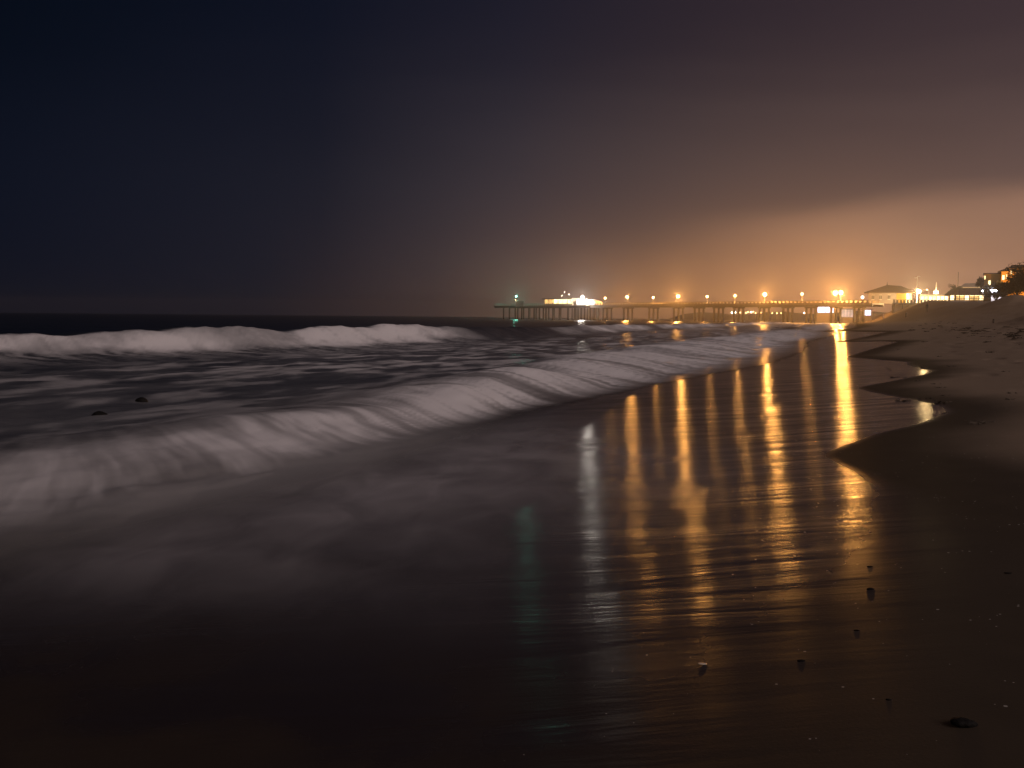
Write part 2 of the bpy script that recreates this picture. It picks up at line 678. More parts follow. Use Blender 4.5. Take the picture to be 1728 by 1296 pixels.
EDGE_U = np.array([0, 3.0, 4.0, 4.76, 5.46, 6.85, 8.1, 8.9, 10.2, 11.05, 12.3, 12.84, 13.3, 14.28, 16.2, 17.44, 18.3, 19.17, 20.6, 21.63,
                   22.6, 24.2, 26.46, 28.5, 32.27, 39, 47.5, 50.5, 56.3, 66, 82, 92, 118, 150, 220, 400])
EDGE_V = np.array([.25, .3, .45, .62, .62, .45, .06, -.14, .27, .75, 1.17, 1.21, 1.19, .95, .42, .20, .55, .97, 1.5, 1.67,
                   1.55, 1.42, 1.46, .9, .05, .8, 2.04, 1.6, -.75, .9, 2.7, 1.2, -1.6, .5, 1.1, 1.0])
ue = np.linspace(0, 400, 8001)
ve = np.interp(ue, EDGE_U, EDGE_V)
kk = np.ones(9) / 9
ve = np.convolve(np.pad(ve, 4, 'edge'), kk, 'valid')


def wet_edge(u):
    return np.interp(u, ue, ve)


az = np.radians(np.arange(-62, 72, .15))
rr = np.concatenate([np.geomspace(.7, 420, 660), np.geomspace(430, 1750, 30)])
Rg, Ag = np.meshgrid(rr, az, indexing='ij')
XX, YY = Rg * np.sin(Ag), Rg * np.cos(Ag)
U, V_ = xy2uv(XX, YY)
ZZ = zbeach(U, V_)
far = ss(Rg, 400, 520)
ZZ = ZZ * (1 - far) + np.where(V_ > 0, 4.0, ZZ) * far
ed = wet_edge(np.maximum(U, 0)) + .10 * (fbm(U * 1.1, V_ * 1.1, 3, 41) - .5)
soft = .085 + 1.1 * (1 - ss(U, 3.3, 8.5)) + .14 * vnoise(U * .4, V_ * .4, 43)
wetA = ss(ed - V_, -soft * .35, soft)
# the film breaks up into bare soaked patches towards the near corner
wetA = wetA * (1 - .55 * (1 - ss(U, 1.6, 4.0)) * ss(fbm(U * 2.2, V_ * 2.2, 4, 51), .25, .6))
d0 = np.interp(U, [0, 5, 10, 20, 40, 200], [1.3, 1.1, .25, .05, .2, .8])  # damp band widened near the camera, painting in light falloff and vignetting
d1 = np.interp(U, [0, 5, 10, 20, 40, 200], [3.2, 2.6, 1.5, 1.1, 1.5, 4.0])
damp_dimA = 1 - ss(V_ + .5 * (fbm(U * .8, V_ * 1.2, 3, 45) - .5), ed + d0, ed + d1)
vf_soft = np.interp(U, [0, 5, 8.5, 12, 17, 32], [-2.4, -2.2, -2.4, -3.2, -4.0, -2.2])
mistA = .55 * ss(vf_soft - V_, -2.0, 1.6) * (1 - ss(U, 9, 15)) * ss(U, 2.6, 6.4) * (.6 + .8 * fbm(U * .9 + .4 * V_, V_ * .5, 3, 62))
mistA = mistA + .10 * ss(U, 3.2, 5.0) * (1 - ss(U, 7, 14)) * ss(fbm(U * .9, V_ * .35, 3, 61), .42, .62) * ss(-V_, -.1, 1.3)
VV = np.stack([XX, YY, ZZ], -1).reshape(-1, 3)
beach = grid_mesh('beach', VV, len(rr), len(az), sand, {'wet': wetA, 'damp_dim': damp_dimA, 'mist': mistA, 'glint_zone': ss(V_, -1.3, -.4)}, 'structure')

# ------------------------------------------------------------------ sea surface with two breakers
A_U = [0, 25, 34, 54, 70, 106, 156, 300, 600]
A_V = [-30, -26.6, -23.6, -21.8, -22, -23.8, -22.6, -20, -20]
A_H = np.array([[0, .72], [25, .68], [40, .74], [54, .70], [60, .62], [85, .6], [113, .62], [150, .5], [260, .5], [330, .3], [420, 0], [600, 0]])
A_B = np.array([[0, 1], [22, .8], [28, 1], [40, .95], [46, .95], [50, .6], [54, 0], [70, 0], [74, .3], [80, .28], [84, .5], [90, .85], [111, .95], [116, .2], [119, .1], [126, .7],
                [165, .75], [176, .2], [195, .75], [260, .8], [340, .6], [400, .3], [600, 0]])
B_U = [0, 6.4, 8.3, 11, 17, 31, 44, 81, 120, 200, 340, 600]
B_V = [-7.2, -6.9, -6.7, -6.1, -6.3, -7.0, -7.4, -6.4, -7.5, -6.0, -6, -6]
F_U = [0, 5, 8.5, 13.6, 17.3, 30.3, 40, 60, 90, 118, 150, 220, 400]
F_V = [-5.0, -4.9, -4.55, -4.75, -4.40, -2.35, -2.0, -2.4, -1.3, -3.2, -1.2, -.8, -.8]


_gu = np.linspace(-50, 700, 7501)
_gi = np.concatenate([[0], np.cumsum(.1 / np.interp(_gu[:-1], [0, 6, 9, 14, 40], [2.0, 1.3, .75, .55, .5]))])


def flow(u, v):
    """along / across the sweep of the wash: it runs ever more straight up the beach towards the camera"""
    return -u * .80 + v * .60, .82 * (v + np.interp(u, _gu, _gi))


def sea_fields(u, v, r):
    jag = 1.0 * (fbm(u * .16, v * .05, 3, 101) - .5)
    sA = v - np.interp(u, A_U, A_V) - jag
    hA = np.interp(u, A_H[:, 0], A_H[:, 1]) * (.62 + .76 * fbm(u * .22, v * .0, 4, 111))
    bA = np.interp(u, A_B[:, 0], A_B[:, 1])
    profA = np.where(sA > 0, np.exp(-(np.maximum(sA, 0) / 1.35) ** 2), np.exp(-(np.minimum(sA, 0) / 4.5) ** 2))
    jb = .8 * (fbm(u * .22, v * .12, 4, 131) - .5)
    cB = np.interp(u, B_U, B_V) + jb
    fB = np.interp(u, F_U, F_V) + .40 * (fbm(u * .28, v * .1, 3, 133) - .5)
    sB = v - cB
    wB = np.maximum(fB - cB, .8)
    hB = (.16 + .28 * fbm(u * .5, 0 * v, 3, 141)) * (1 - .55 * ss(u, 60, 200)) * np.interp(u, [0, 6, 9, 12, 16], [.05, .10, .35, .8, 1])
    profB = np.where(sB > 0, (1 - ss(sB, 0, wB)) ** 1.15, np.exp(-(np.minimum(sB, 0) / 1.8) ** 2))
    # chop of the trough
    chop = .10 * (fbm(u * .55, v * .8, 4, 151) - .5) + .05 * (fbm(u * 1.6, v * 2.2, 3, 152) - .5)
    swell = .16 * np.sin((v + 3 * fbm(u * .05, v * .03, 2, 161)) * .45) * ss(-v, 26, 40)
    swell = swell + .22 * (fbm(u * .06, v * .16, 3, 163) - .5) * ss(-v, 26, 40)
    near = 1 - ss(r, 300, 700)
    lumpy = .26 * np.interp(u, [0, 8, 14], [.2, .4, 1]) * (fbm(u * 1.1, v * 1.4, 4, 213) - .5) * hB + .25 * (fbm(u * .9, v * 1.2, 4, 214) - .5) * hA * profA
    eta = SEA_Z + (lumpy * np.maximum(profB, profA) + hA * profA + hB * profB + swell + chop * (1 - .5 * profB)) * near
    # wind-drawn coordinates: streaks run forward and up the beach
    a, c = flow(u, v)
    warp = 1.4 * (fbm(u * .3, v * .3, 3, 171) - .5)
    st = fbm(a * .20 + .5 * warp, c * 1.9 + warp * 1.1, 5, 181, .6)
    st2 = fbm(a * .45, c * 3.6 + warp, 4, 191, .55)
    cloud = fbm(u * .55, v * .75, 4, 201)
    lumps = fbm(u * 1.1 + warp, v * 1.5, 4, 211)
    # far breaker: rolling white face
    fA = bA * ss(sA, -.75 + .9 * (st2 - .5), .15) * (1 - ss(sA, .5 + 1.2 * cloud, 1.7 + 2.0 * cloud))
    fA = fA * (.90 + .75 * (lumps - .5) + .5 * (st2 - .5))
    fA = fA * (.62 + .62 * ss(fbm(u * .16, v * .25, 3, 251), .3, .6))
    fA2 = bA * .42 * ss(sA, 1.4, 2.2) * (1 - ss(sA, 3, 9)) * ss(st, .38, .66)
    # near bore
    back = np.interp(u, [0, 8, 14, 22, 34, 60, 120], [1.9, 1.8, 1.6, 1.8, 3.0, 3.4, 3.0])
    k = sB / wB
    edge = ss(sB, -back * (1.5 - 1.0 * lumps), .7 + .9 * cloud)
    body = edge * (1 - ss(k, .62 + .3 * (st - .5), 1.10))
    st3 = fbm(a * .14 + .3 * warp, c * .62 + .8 * warp, 4, 185)
    strk = ss(.48 * st + .32 * st3 + .20 * st2, .39, .60)
    soft_l = 1 - ss(u, 9, 15)
    mid_l = 1 - ss(u, 18, 34)
    body = edge * (1 - ss(k, .50 - .22 * mid_l - .10 * soft_l + .5 * (st3 - .5), 1.06 + .18 * mid_l + .2 * soft_l))
    dens = .26 + .24 * soft_l + (.72 - .20 * soft_l) * strk + .26 * ss(st2, .3, .7) * (.4 + .6 * strk) + .30 * (cloud - .5) + .15 * (1 - np.abs(np.clip(k, 0, 1) - .3))
    patch = ss(fbm(a * .25 + 2.0, c * .35, 3, 187), .28, .62)
    fil = ss(fbm(a * .5, c * 7.0 + warp, 3, 189), .35, .7)
    fBm = np.clip(body * dens * ((.66 - .04 * soft_l) + (.58 + .06 * soft_l) * patch) * (.86 + .28 * fil), 0, 1)
    fBm = fBm * np.interp(u, [0, 5, 9, 14, 60, 120, 300], [.78, .92, 1.0, 1.08, .98, .82, .8])
    # lacework left in the trough
    lace = ss(fbm(u * .7 + warp, v * 1.7, 4, 221, .5), .40, .80) * ss(v, -21, -15) * (1 - ss(sB, -.5, .8))
    lace = lace * (.28 + .34 * ss(u - .6 * v, 20, 34))
    far_w = .35 * ss(fbm(u * .05, v * .22, 3, 231), .60, .75) * ss(u, 90, 130) * ss(-v, 2, 6) * (1 - ss(-v, 18, 30))
    veil = .5 * (.02 + .26 * fbm(u * .35, v * .9, 4, 241) * ss(v, -24, -14)) * ss(-v, 4.5, 7.5) * (1 - ss(-v, 26, 34)) * (1 - ss(u, 120, 200))
    f = 1 - (1 - np.clip(veil, 0, 1)) * (1 - np.clip(fA, 0, 1)) * (1 - np.clip(fA2, 0, 1)) * (1 - fBm) * (1 - lace) * (1 - far_w)
    return eta, np.clip(f, 0, 1) * near, fB, dict(sA=sA, sB=sB, wB=wB, bA=bA, hA=hA, hB=hB, profA=profA, profB=profB, st=st, st2=st2,
                                                  cloud=cloud, lumps=lumps, k=k, body=body, edge=edge, fA=fA, fB=fBm)


az = np.radians(np.arange(-60, 34, .12))
rr = np.concatenate([np.geomspace(2.2, 320, 640), np.geomspace(325, 1750, 54)])
Rg, Ag = np.meshgrid(rr, az, indexing='ij')
XX, YY = Rg * np.sin(Ag), Rg * np.cos(Ag)
U, V_ = xy2uv(XX, YY)
eta, foamA, fB, D = sea_fields(U, V_, Rg)
zb_ = beach_base(V_)
thick = np.maximum(eta - zb_, .03)
lim = fB + .40 + .8 * (1 - ss(U, 9, 16))
zs = zb_ + thick * ss(lim - V_, 0, 1.3) - .04 * ss(V_ - lim, -.15, .2)
ok = V_ < lim + .4
keep = (ok[:-1, :-1] | ok[1:, 1:])
VV = np.stack([XX, YY, zs], -1).reshape(-1, 3)
sea = grid_mesh('sea', VV, len(rr), len(az), sea_m, {'foam': np.maximum(foamA, .42 * ss(V_ - fB, -1.6, .1) * (1 - ss(U, 9, 14)) * ss(U, 2.6, 6.4)), 'shallow': ss(V_ - lim, -6.0, -2.0), 'depth': ss(lim - V_, .05, .5 + 1.3 * (1 - ss(U, 9, 17)))}, 'structure', keep)


# ------------------------------------------------------------------ spray over the breakers (thin layers of drifting foam)
def spray(name, us, vfun, layers, dz, dens_fun):
    nv = vfun.shape[1]
    Vs, At, qs = [], [], []
    off = 0
    nr, nc = len(us), nv
    Ug = np.repeat(us[:, None], nc, 1)
    x, y = uv2xy(Ug, vfun)
    r = np.hypot(x, y)
    eta, fo, fB, D = sea_fields(Ug, vfun, r)
    zbb = beach_base(vfun)
    lim = fB + .40 + .8 * (1 - ss(Ug, 9, 16))
    z0 = zbb + np.maximum(eta - zbb, .03) * ss(lim - vfun, 0, 1.3)
    for kx in range(layers):
        t = (kx + .6) / layers
        d = np.clip(dens_fun(Ug, vfun, D, t, kx), 0, 1)
        lift = dz(Ug, vfun, D) * t
        Vs.append(np.stack([x, y, z0 + lift + .004 * (kx + 1)], -1).reshape(-1, 3))
        At.append(d.reshape(-1))
    # one object, layers stacked row-wise; cells that would bridge two layers are dropped
    V3 = np.concatenate(Vs)
    A3 = np.concatenate(At)
    keep = np.ones((nr * layers - 1, nc - 1), bool)
    keep[nr - 1::nr] = False
    Dm = A3.reshape(nr * layers, nc)
    mxd = np.maximum(np.maximum(Dm[:-1, :-1], Dm[1:, 1:]), np.maximum(Dm[:-1, 1:], Dm[1:, :-1]))
    keep &= mxd > .004
    return grid_mesh(name, V3, nr * layers, nc, spray_m, {'density': A3}, 'stuff', keep)


def densA(u, v, D, t, k):
    a = -u * .35 + v * .9
    c = u * .93 + v * .36
    n = fbm(a * .45 + 1.6 * t, c * 1.6, 5, 301, .6)
    env = D['bA'] * ss(D['sA'], -1.6, -.1) * (1 - ss(D['sA'], 1.0, 2.4))
    return env * ss(n, .30 + .42 * t, .62 + .42 * t) * (.46 - .38 * t)


us = np.geomspace(14, 330, 420)
vA = np.interp(us, A_U, A_V)
spray('breaker_spray', us, vA[:, None] + np.linspace(-3.2, 3.4, 44)[None, :], 8,
      lambda u, v, D: .62 * D['hA'] * (.25 + D['profA']) + .0 * u, densA)


def densB(u, v, D, t, k):
    a, c = flow(u, v)
    w = 1.2 * (fbm(u * .3, v * .3, 3, 171) - .5)
    n = fbm(a * .28 + w + t * .8, c * 1.6 + w, 5, 311 + k, .55) * .5 + .5 * D['st']
    env = ss(D['sB'], -1.5, .5) * (1 - ss(D['k'], .45, 1.1))
    return env * ss(n, .32 + .20 * t, .70 + .22 * t) * (.30 - .19 * t) * np.interp(u, [0, 5, 10, 16, 60, 140], [.5, .7, .9, 1, .9, .6])


us = np.geomspace(3.2, 150, 620)
vB = np.interp(us, B_U, B_V)
wBu = np.interp(us, F_U, F_V) - vB
tt = np.linspace(-.7, 1.15, 70)
spray('surf_spray', us, vB[:, None] + np.where(tt[None, :] < 0, tt[None, :] * 2.4, tt[None, :] * (wBu[:, None] + .3)), 8,
      lambda u, v, D: (.14 + .30 * D['profB']) * np.interp(u, [0, 6, 12, 40], [.5, .8, 1.1, 1.7]), densB)

# ------------------------------------------------------------------ far shore beyond the pier
rng = random.Random(4)
mb = MB()
hx = [at(1150 + 26 * i, 534, 900).x for i in range(16)]
vs = []
for i, x in enumerate(hx):
    hgt = 3.6 + 3 * math.sin(i * .7) ** 2 + i * .24
    y = 900 - i * 8
    if i == 0:
        hgt = 0.2
    vs += [(x, y, -1.0), (x, y + 18, hgt * .5), (x, y + 78, hgt), (x, y + 150, -1.0)]
fs = []
for i in range(len(hx) - 1):
    for k in range(3):
        a = i * 4 + k
        fs.append((a, a + 4, a + 5, a + 1))
mb.add(vs, fs)
o = mb.build('far_shore', plain('far_land', (.05, .045, .04), .9), None, True, kind='structure')

far_px = [(1235, 528.6, 1), (1241, 528.2, 1), (1249, 528.4, 0), (1259, 529, 0), (1262, 527.6, 0), (1267.5, 528, 1), (1271, 527, 0), (1275, 529.2, 0),
          (1284, 528.6, 0), (1303, 529.4, 0), (1311, 529.6, 0), (1318, 529.4, 0), (1357, 529, 1), (1361, 528.6, 1), (1176, 509.2, 1)]
proto = None
for px, py, wt in far_px[:-1]:
    p = at(px, py, 862)
    root = thing('far_street_lamp', 'tiny far-off shore lamp seen low between the pier legs', 'street lamp', (p.x, p.y, .5), 0, 'lamps on the far shore')
    MB().tube([(0, 0, -1), (0, 0, p.z - .5)], .14, 6).build('lamp_post', metal, root)
    MB().sphere((0, 0, p.z), .5 if wt else .38, 8, 6).build('lamp_globe', dot_white if wt else dot_amber, root)

# ------------------------------------------------------------------ pier
PE = Vector((at(848, 516, 493).x, 493.0, 0))
PS = Vector((at(1468, 512, 313).x, 313.0, 0))
DECK = 6.35
pd = (PS - PE)
PL = pd.length
pd.normalize()
pn = Vector((pd.y, -pd.x, 0))
if pn.y > 0:
    pn = -pn           # towards the camera
PHI = math.atan2(pd.y, pd.x)


def along(px, side=0.0):
    """distance along the pier (from its sea end) whose point offset sideways projects to px"""
    k = (px - 864) / FOC
    # account for the roll: horizontal pixel of a point near the horizon
    lo, hi = -5.0, PL + 40
    for _ in range(50):
        m_ = (lo + hi) / 2
        p = PE + pd * m_ + pn * side
        d = CM.to_3x3().transposed() @ Vector((p.x, p.y, DECK - CAM_Z))
        if 864 + FOC * d.x / -d.z < px:
            lo = m_
        else:
            hi = m_
    return (lo + hi) / 2


pier = thing('pier', 'long concrete pier on legs running out over the sea with lamps along its deck', 'pier', (PE.x, PE.y, 0), PHI)
# local frame: x along from the sea end, y = left of direction; camera side:
CSIDE = 1.0 if (Vector((-math.sin(PHI), math.cos(PHI), 0)).dot(pn)) > 0 else -1.0
HW = 2.9
HEADL = along(1004)
mb = MB()
mb.box((HEADL, -HW, DECK - .42), (PL + 3, HW, DECK))
mb.build('deck', concrete, pier)
mb = MB()
mb.box((0, -5.2, DECK - .45), (HEADL - .01, 5.2, DECK))
mb.build('pier_head_deck', concrete, pier)
for s in (-1, 1):
    MB().box((HEADL, s * (HW - .25) - .25, DECK - 1.05), (PL + 3, s * (HW - .25) + .25, DECK - .425)).build('girder', concrete_dark, pier)
    MB().box((0.3, s * 4.7 - .25, DECK - 1.1), (HEADL - .3, s * 4.7 + .25, DECK - .455)).build('girder', concrete_dark, pier)
pile_me = MB().tube([(0, 0, -3), (0, 0, DECK - 1.04)], .40, 10, False).mesh('pile', True)
pile_me.materials.append(concrete_dark)
thin_me = MB().tube([(0, 0, -3), (0, 0, DECK - .46)], .26, 8, False).mesh('pile', True)
thin_me.materials.append(concrete_dark)


def pile(x, y, me):
    o = bpy.data.objects.new('pile', me)
    COL.objects.link(o)
    o.parent = pier
    o.location = (x, y, 0)


for px in (1025, 1060, 1103, 1145, 1180, 1213, 1247, 1290, 1330, 1369, 1411, 1450):
    x = along(px)
    MB().box((x - .45, -HW + .06, DECK - 1.5), (x + .45, HW - .06, DECK - 1.055)).build('pile_cap', concrete_dark, pier)
    for y in (-2.3, 0, 2.3):
        pile(x, y, pile_me)
for px in (862, 872, 882, 893, 905, 914, 923, 934, 946, 957):
    x = along(px)
    for y in (-4.2, 4.2):
        pile(x, y, pile_me)
for px in (967, 973, 979, 984, 989, 994, 999, 1003, 1010, 1016):
    x = along(px)
    for y in (-2.4, 2.4):
        pile(x, y, thin_me)
# balustrade: low posts with openings between, under a coping rail
mb = MB()
for s in (-1, 1):
    x = HEADL
    while x < PL + 2:
        mb.box((x, s * (HW - .12) - .09, DECK - .002), (x + .62, s * (HW - .12) + .09, DECK + .82))
        x += 1.75
    x = .2
    while x < HEADL - .5:
        mb.box((x, s * 5.05 - .06, DECK - .002), (x + .14, s * 5.05 + .06, DECK + .92))
        x += 1.6
mb.build('balustrade_posts', concrete, pier, kind='stuff')
for s in (-1, 1):
    MB().box((HEADL, s * (HW - .12) - .13, DECK + .82), (PL + 2, s * (HW - .12) + .13, DECK + .97)).build('coping_rail', concrete, pier)
    MB().box((HEADL, s * (HW - .12) - .07, DECK + .0), (PL + 2, s * (HW - .12) + .07, DECK + .26)).build('kerb_rail', concrete, pier)
    mbb = MB()
    for hz in (.35, .62, .92):
        mbb.box((.1, s * 5.05 - .04, DECK + hz), (HEADL - .1, s * 5.05 + .04, DECK + hz + .07))
    mbb.build('side_rail', metal, pier)
mbb = MB()
for hz in (.35, .62, .92):
    mbb.box((.02, -5.0, DECK + hz), (.1, 5.0, DECK + hz + .07))
mbb.build('end_rail', metal, pier)


def pw(x, y, z=0.0):
    """pier-local to world"""
    v = Vector((PE.x, PE.y, 0)) + pd * x + Vector((-math.sin(PHI), math.cos(PHI), 0)) * y
    return Vector((v.x, v.y, z))


# ---- lamps along the deck
def pier_lamp(px, py, kind, label, side, inten=None):
    y = side * (HW - .45) * CSIDE
    x = along(px, side * (HW - .45))
    p = pw(x, y, DECK)
    q_ = at(px, py, p.y)
    h = q_.z - DECK
    rt = thing('pier_lamp', label, 'street lamp', (p.x, p.y, DECK), PHI, 'lamps along the pier')
    MB().tube([(0, 0, 0), (0, 0, .5)], .14, 8).build('lamp_base', metal, rt)
    MB().tube([(0, 0, .5), (0, 0, h - .25)], [.085, .06], 8).build('lamp_post', metal, rt)
    rg = LAMP_R[kind]
    MB().tube([(0, 0, h + rg * .86), (0, 0, h + rg * .86 + .16)], [rg * .75, .1], 10).build('lamp_hood', dark_metal, rt)
    MB().sphere((0, 0, h), rg, 14, 10).build('lamp_globe', amber_glass, rt, True)
    bulb(rt, (0, 0, h), AMBER, inten or LAMP_I[kind])
    return rt


pier_lamp(1021, 503, 'dim', 'dim amber pier lamp just right of the white floodlit marquee', 1, 300)
pier_lamp(1058, 501, 'mid', 'bright amber pier lamp, second to the right of the floodlit marquee', -1)
pier_lamp(1102, 502, 'dim', 'dim amber pier lamp between the two bright ones left of the pier middle', 1, 300)
pier_lamp(1144, 500, 'bright', 'bright amber pier lamp with the largest halo near the pier middle', -1)
pier_lamp(1193, 500.5, 'dim', 'dim amber pier lamp first to the right of the bright one mid-pier', 1, 340)
pier_lamp(1240, 499, 'dim', 'dim amber pier lamp second to the right of the bright one mid-pier', -1, 700)
pier_lamp(1290, 497, 'bright', 'bright amber pier lamp over the tiny lights of the far shore', 1)
pier_lamp(1353, 496, 'dim', 'dim amber pier lamp left of the glaring pair of lamps', -1, 340)
pier_lamp(1409, 494.5, 'pair', 'glaring amber lamp, left one of the pair near the shore', 1)
pier_lamp(1418.5, 494, 'pair', 'glaring amber lamp, right one of the pair near the shore', -1)

# green beacon at the sea end
x = along(871, 0)
p = pw(x, 0, DECK)
h = at(871, 500.5, p.y).z - DECK
rt = thing('beacon', 'green lit beacon on a mast at the sea end of the pier', 'beacon', (p.x, p.y, DECK), PHI)
MB().tube([(0, 0, 0), (0, 0, h - .3)], [.2, .12], 8).build('mast', dark_metal, rt)
MB().box((-.4, -.4, h - .3), (.4, .4, h - .22)).build('platform', metal, rt)
MB().sphere((0, 0, h + .08), .42, 12, 8).build('beacon_lens', teal_glass, rt, True)
bulb(rt, (0, 0, h + .08), TEAL, 420)
MB().tube([(0, 0, h + .5), (0, 0, h + .62)], [.3, .05], 10).build('cap', dark_metal, rt)

# cream shelter leaning over the rail
x0, x1 = along(886), along(900)
ym = 5.35 * CSIDE
p = pw((x0 + x1) / 2, ym, DECK)
w = (x1 - x0) / 2
rt = thing('canvas_shelter', 'small cream canvas shelter hung on the rail near the sea end of the pier', 'shelter', (p.x, p.y, DECK), PHI)
c_ = CSIDE
MB().add([(-w, 0, -.6), (w, 0, -.2), (w, 0, 2.1), (-w, 0, 2.4), (-w, .12 * c_, -.6), (w, .12 * c_, -.2), (w, .12 * c_, 2.1), (-w, .12 * c_, 2.4)],
         [(0, 1, 2, 3), (7, 6, 5, 4), (0, 4, 5, 1), (1, 5, 6, 2), (2, 6, 7, 3), (3, 7, 4, 0)]).build('canvas_panel', white_paint, rt)
for xx in (-w + .15, w - .15):
    MB().tube([(xx, -.1 * c_, -.5), (xx, -.1 * c_, 2.2)], .07, 6).build('frame_post', metal, rt)
MB().sphere((-w + .3, .45 * c_, 2.75), .16, 8, 6).build('bulkhead_light', emit('shelter_light', WARM, 12), rt)
bulb(rt, (-w + .3, .8 * c_, 2.7), WARM, 4, .1)

# pavilion on the pier head
x0, x1 = along(922, 2), along(969, 2)
xm, w = (x0 + x1) / 2, (x1 - x0) / 2
p = pw(xm, 0, DECK)
pav = thing('pier_pavilion', 'flat-roofed pavilion with glowing yellow windows on the pier head', 'pavilion', (p.x, p.y, DECK), PHI)
zt = at(945, 503.5, p.y).z - DECK
MB().box((-w, -3.0, 0), (w, 3.0, .7)).build('plinth', cream_paint, pav)
MB().box((-w + .4, -2.6, .7), (w - .4, 2.6, zt - .45)).build('inner_wall', cream_paint, pav)
MB().box((-w - 1.2, -3.8, zt - .45), (w + .6, 3.8, zt)).build('roof', concrete, pav)
nb_ = 6
for i in range(nb_):
    xa = -w + 2 * w * i / nb_
    xb = -w + 2 * w * (i + 1) / nb_
    f = MB().box((xa + .12, 2.95 * c_ - .05, .72), (xb - .12, 2.95 * c_ + .05, zt - .47)).build('window', win_warm if i < 2 else win_bright, pav)
    MB().box((xa - .12, 2.9 * c_ - .16, .705), (xa + .115, 2.9 * c_ + .2, zt - .455)).build('column', cream_paint, pav)
MB().box((w - .1, 2.9 * c_ - .16, .705), (w + .12, 2.9 * c_ + .2, zt - .455)).build('column', cream_paint, pav)
for (lx, px_, py_) in ((-1.4, 940, 498.6), (.6, 946.5, 493), (4.0, 963.5, 497)):
    hh = at(px_, py_, p.y).z - DECK
    rod = MB().tube([(lx, 0, zt), (lx, 0, hh)], .05, 6).build('antenna', metal, pav)
    MB().sphere((lx, 0, hh), .13, 8, 6).build('antenna_light', dot_white, rod)

# white marquee
x0, x1 = along(972.5, 3), along(1006, 3)
xm, w = (x0 + x1) / 2, (x1 - x0) / 2
p = pw(xm, 1.2 * c_, DECK)
mq = thing('marquee', 'long white round-ended marquee shining under a floodlight beside the pavilion', 'marquee', (p.x, p.y, DECK), PHI)
zt = at(985, 505.2, p.y).z - DECK
prof = [(-w, 0), (-w, zt), (w * .15, zt), (w * .6, zt * .86), (w * .9, zt * .62), (w, zt * .36), (w * .96, 0)]
n = len(prof)
vs = [(x, -1.8, z) for x, z in prof] + [(x, 1.8, z) for x, z in prof]
fs = [tuple(range(n)), tuple(reversed(range(n, 2 * n)))] + [(i, n + i, n + (i + 1) % n, (i + 1) % n) for i in range(n)]
MB().add(vs, fs).build('canopy', white_paint, mq)
for i in range(5):
    xx = -w + .25 + (2 * w - 1.0) * i / 4
    MB().tube([(xx, 1.9 * c_, 0), (xx, 1.9 * c_, zt * (.95 if i < 3 else .6 if i == 3 else .3))], .06, 6).build('pole', metal, mq)
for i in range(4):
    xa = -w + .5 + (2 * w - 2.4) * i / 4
    MB().box((xa, 1.86 * c_ - .04, .35), (xa + (2 * w - 2.4) / 4 - .2, 1.86 * c_ + .04, zt * (.84 if i < 3 else .62))).build('glowing_side_panel', MATS['marquee_glow'], mq)  # panels glow by themselves, standing in for floodlit canvas
x = along(987, 3.2)
p = pw(x, 4.6 * c_, DECK)
h = at(987, 501.3, p.y).z - DECK
fl = thing('floodlight', 'dazzling white floodlight on a post in front of the marquee', 'floodlight', (p.x, p.y, DECK), PHI)
MB().tube([(0, 0, 0), (0, 0, h - .3)], .09, 8).build('post', metal, fl)
MB().box((-.7, -.12 * c_ - .25, h + .62), (.7, -.12 * c_ + .25, h + .72)).build('hood', dark_metal, fl)
MB().sphere((0, 0, h), .6, 14, 10).build('lens', white_glass, fl, True)
bulb(fl, (0, 0, h), FLOOD_W, 1300)

# ------------------------------------------------------------------ shore end
def gz(x, y):
    u, v = xy2uv(np.array([x]), np.array([y]))
    return float(zbeach(u, v)[0])


# promenade terrace: retaining wall and deck that the pier runs on to
pt0 = pw(PL + 3, 0, 0)
ter = thing('promenade_terrace', 'concrete terrace on a retaining wall where the pier meets the shore', 'terrace', (pt0.x, pt0.y, 0), 0)
w0 = at(1487, 520, 306).x - pt0.x
MB().add([(w0, -14, -1), (w0 + 60, -18, -1), (w0 + 60, 60, -1), (w0 + 20, 30, -1), (w0, -14, DECK - .45), (w0 + 60, -18, DECK - .45), (w0 + 60, 60, DECK - .45), (w0 + 20, 30, DECK - .45)],
         [(3, 2, 1, 0), (4, 5, 6, 7), (0, 1, 5, 4), (1, 2, 6, 5), (2, 3, 7, 6), (3, 0, 4, 7)]).build('retaining_wall', cream_paint, ter)
MB().add([(-1.5, -15.5, DECK - .445), (w0 + 62, -19.5, DECK - .445), (w0 + 62, 60, DECK - .445), (16, 30, DECK - .445), (-1.5, -15.5, DECK - .003), (w0 + 62, -19.5, DECK - .003), (w0 + 62, 60, DECK - .003), (16, 30, DECK - .003)],
         [(3, 2, 1, 0), (4, 5, 6, 7), (0, 1, 5, 4), (1, 2, 6, 5), (2, 3, 7, 6), (3, 0, 4, 7)]).build('terrace_slab', concrete_dark, ter)
for i in range(4):
    MB().tube([(-.5 + i * 2.6, -13.8, -2), (-.5 + i * 2.6, -13.8, DECK - .45)], .42, 8).build('support_column', concrete_dark, ter)
mb = MB()
for i in range(46):
    xx = -1.2 + i * 1.0
    yy = -15.3 - 4 * (xx + 1.5) / (w0 + 63.5)
    mb.box((xx, yy - .07, DECK), (xx + .55, yy + .07, DECK + .8))
mb.build('balustrade_posts', concrete_dark, ter, kind='stuff')
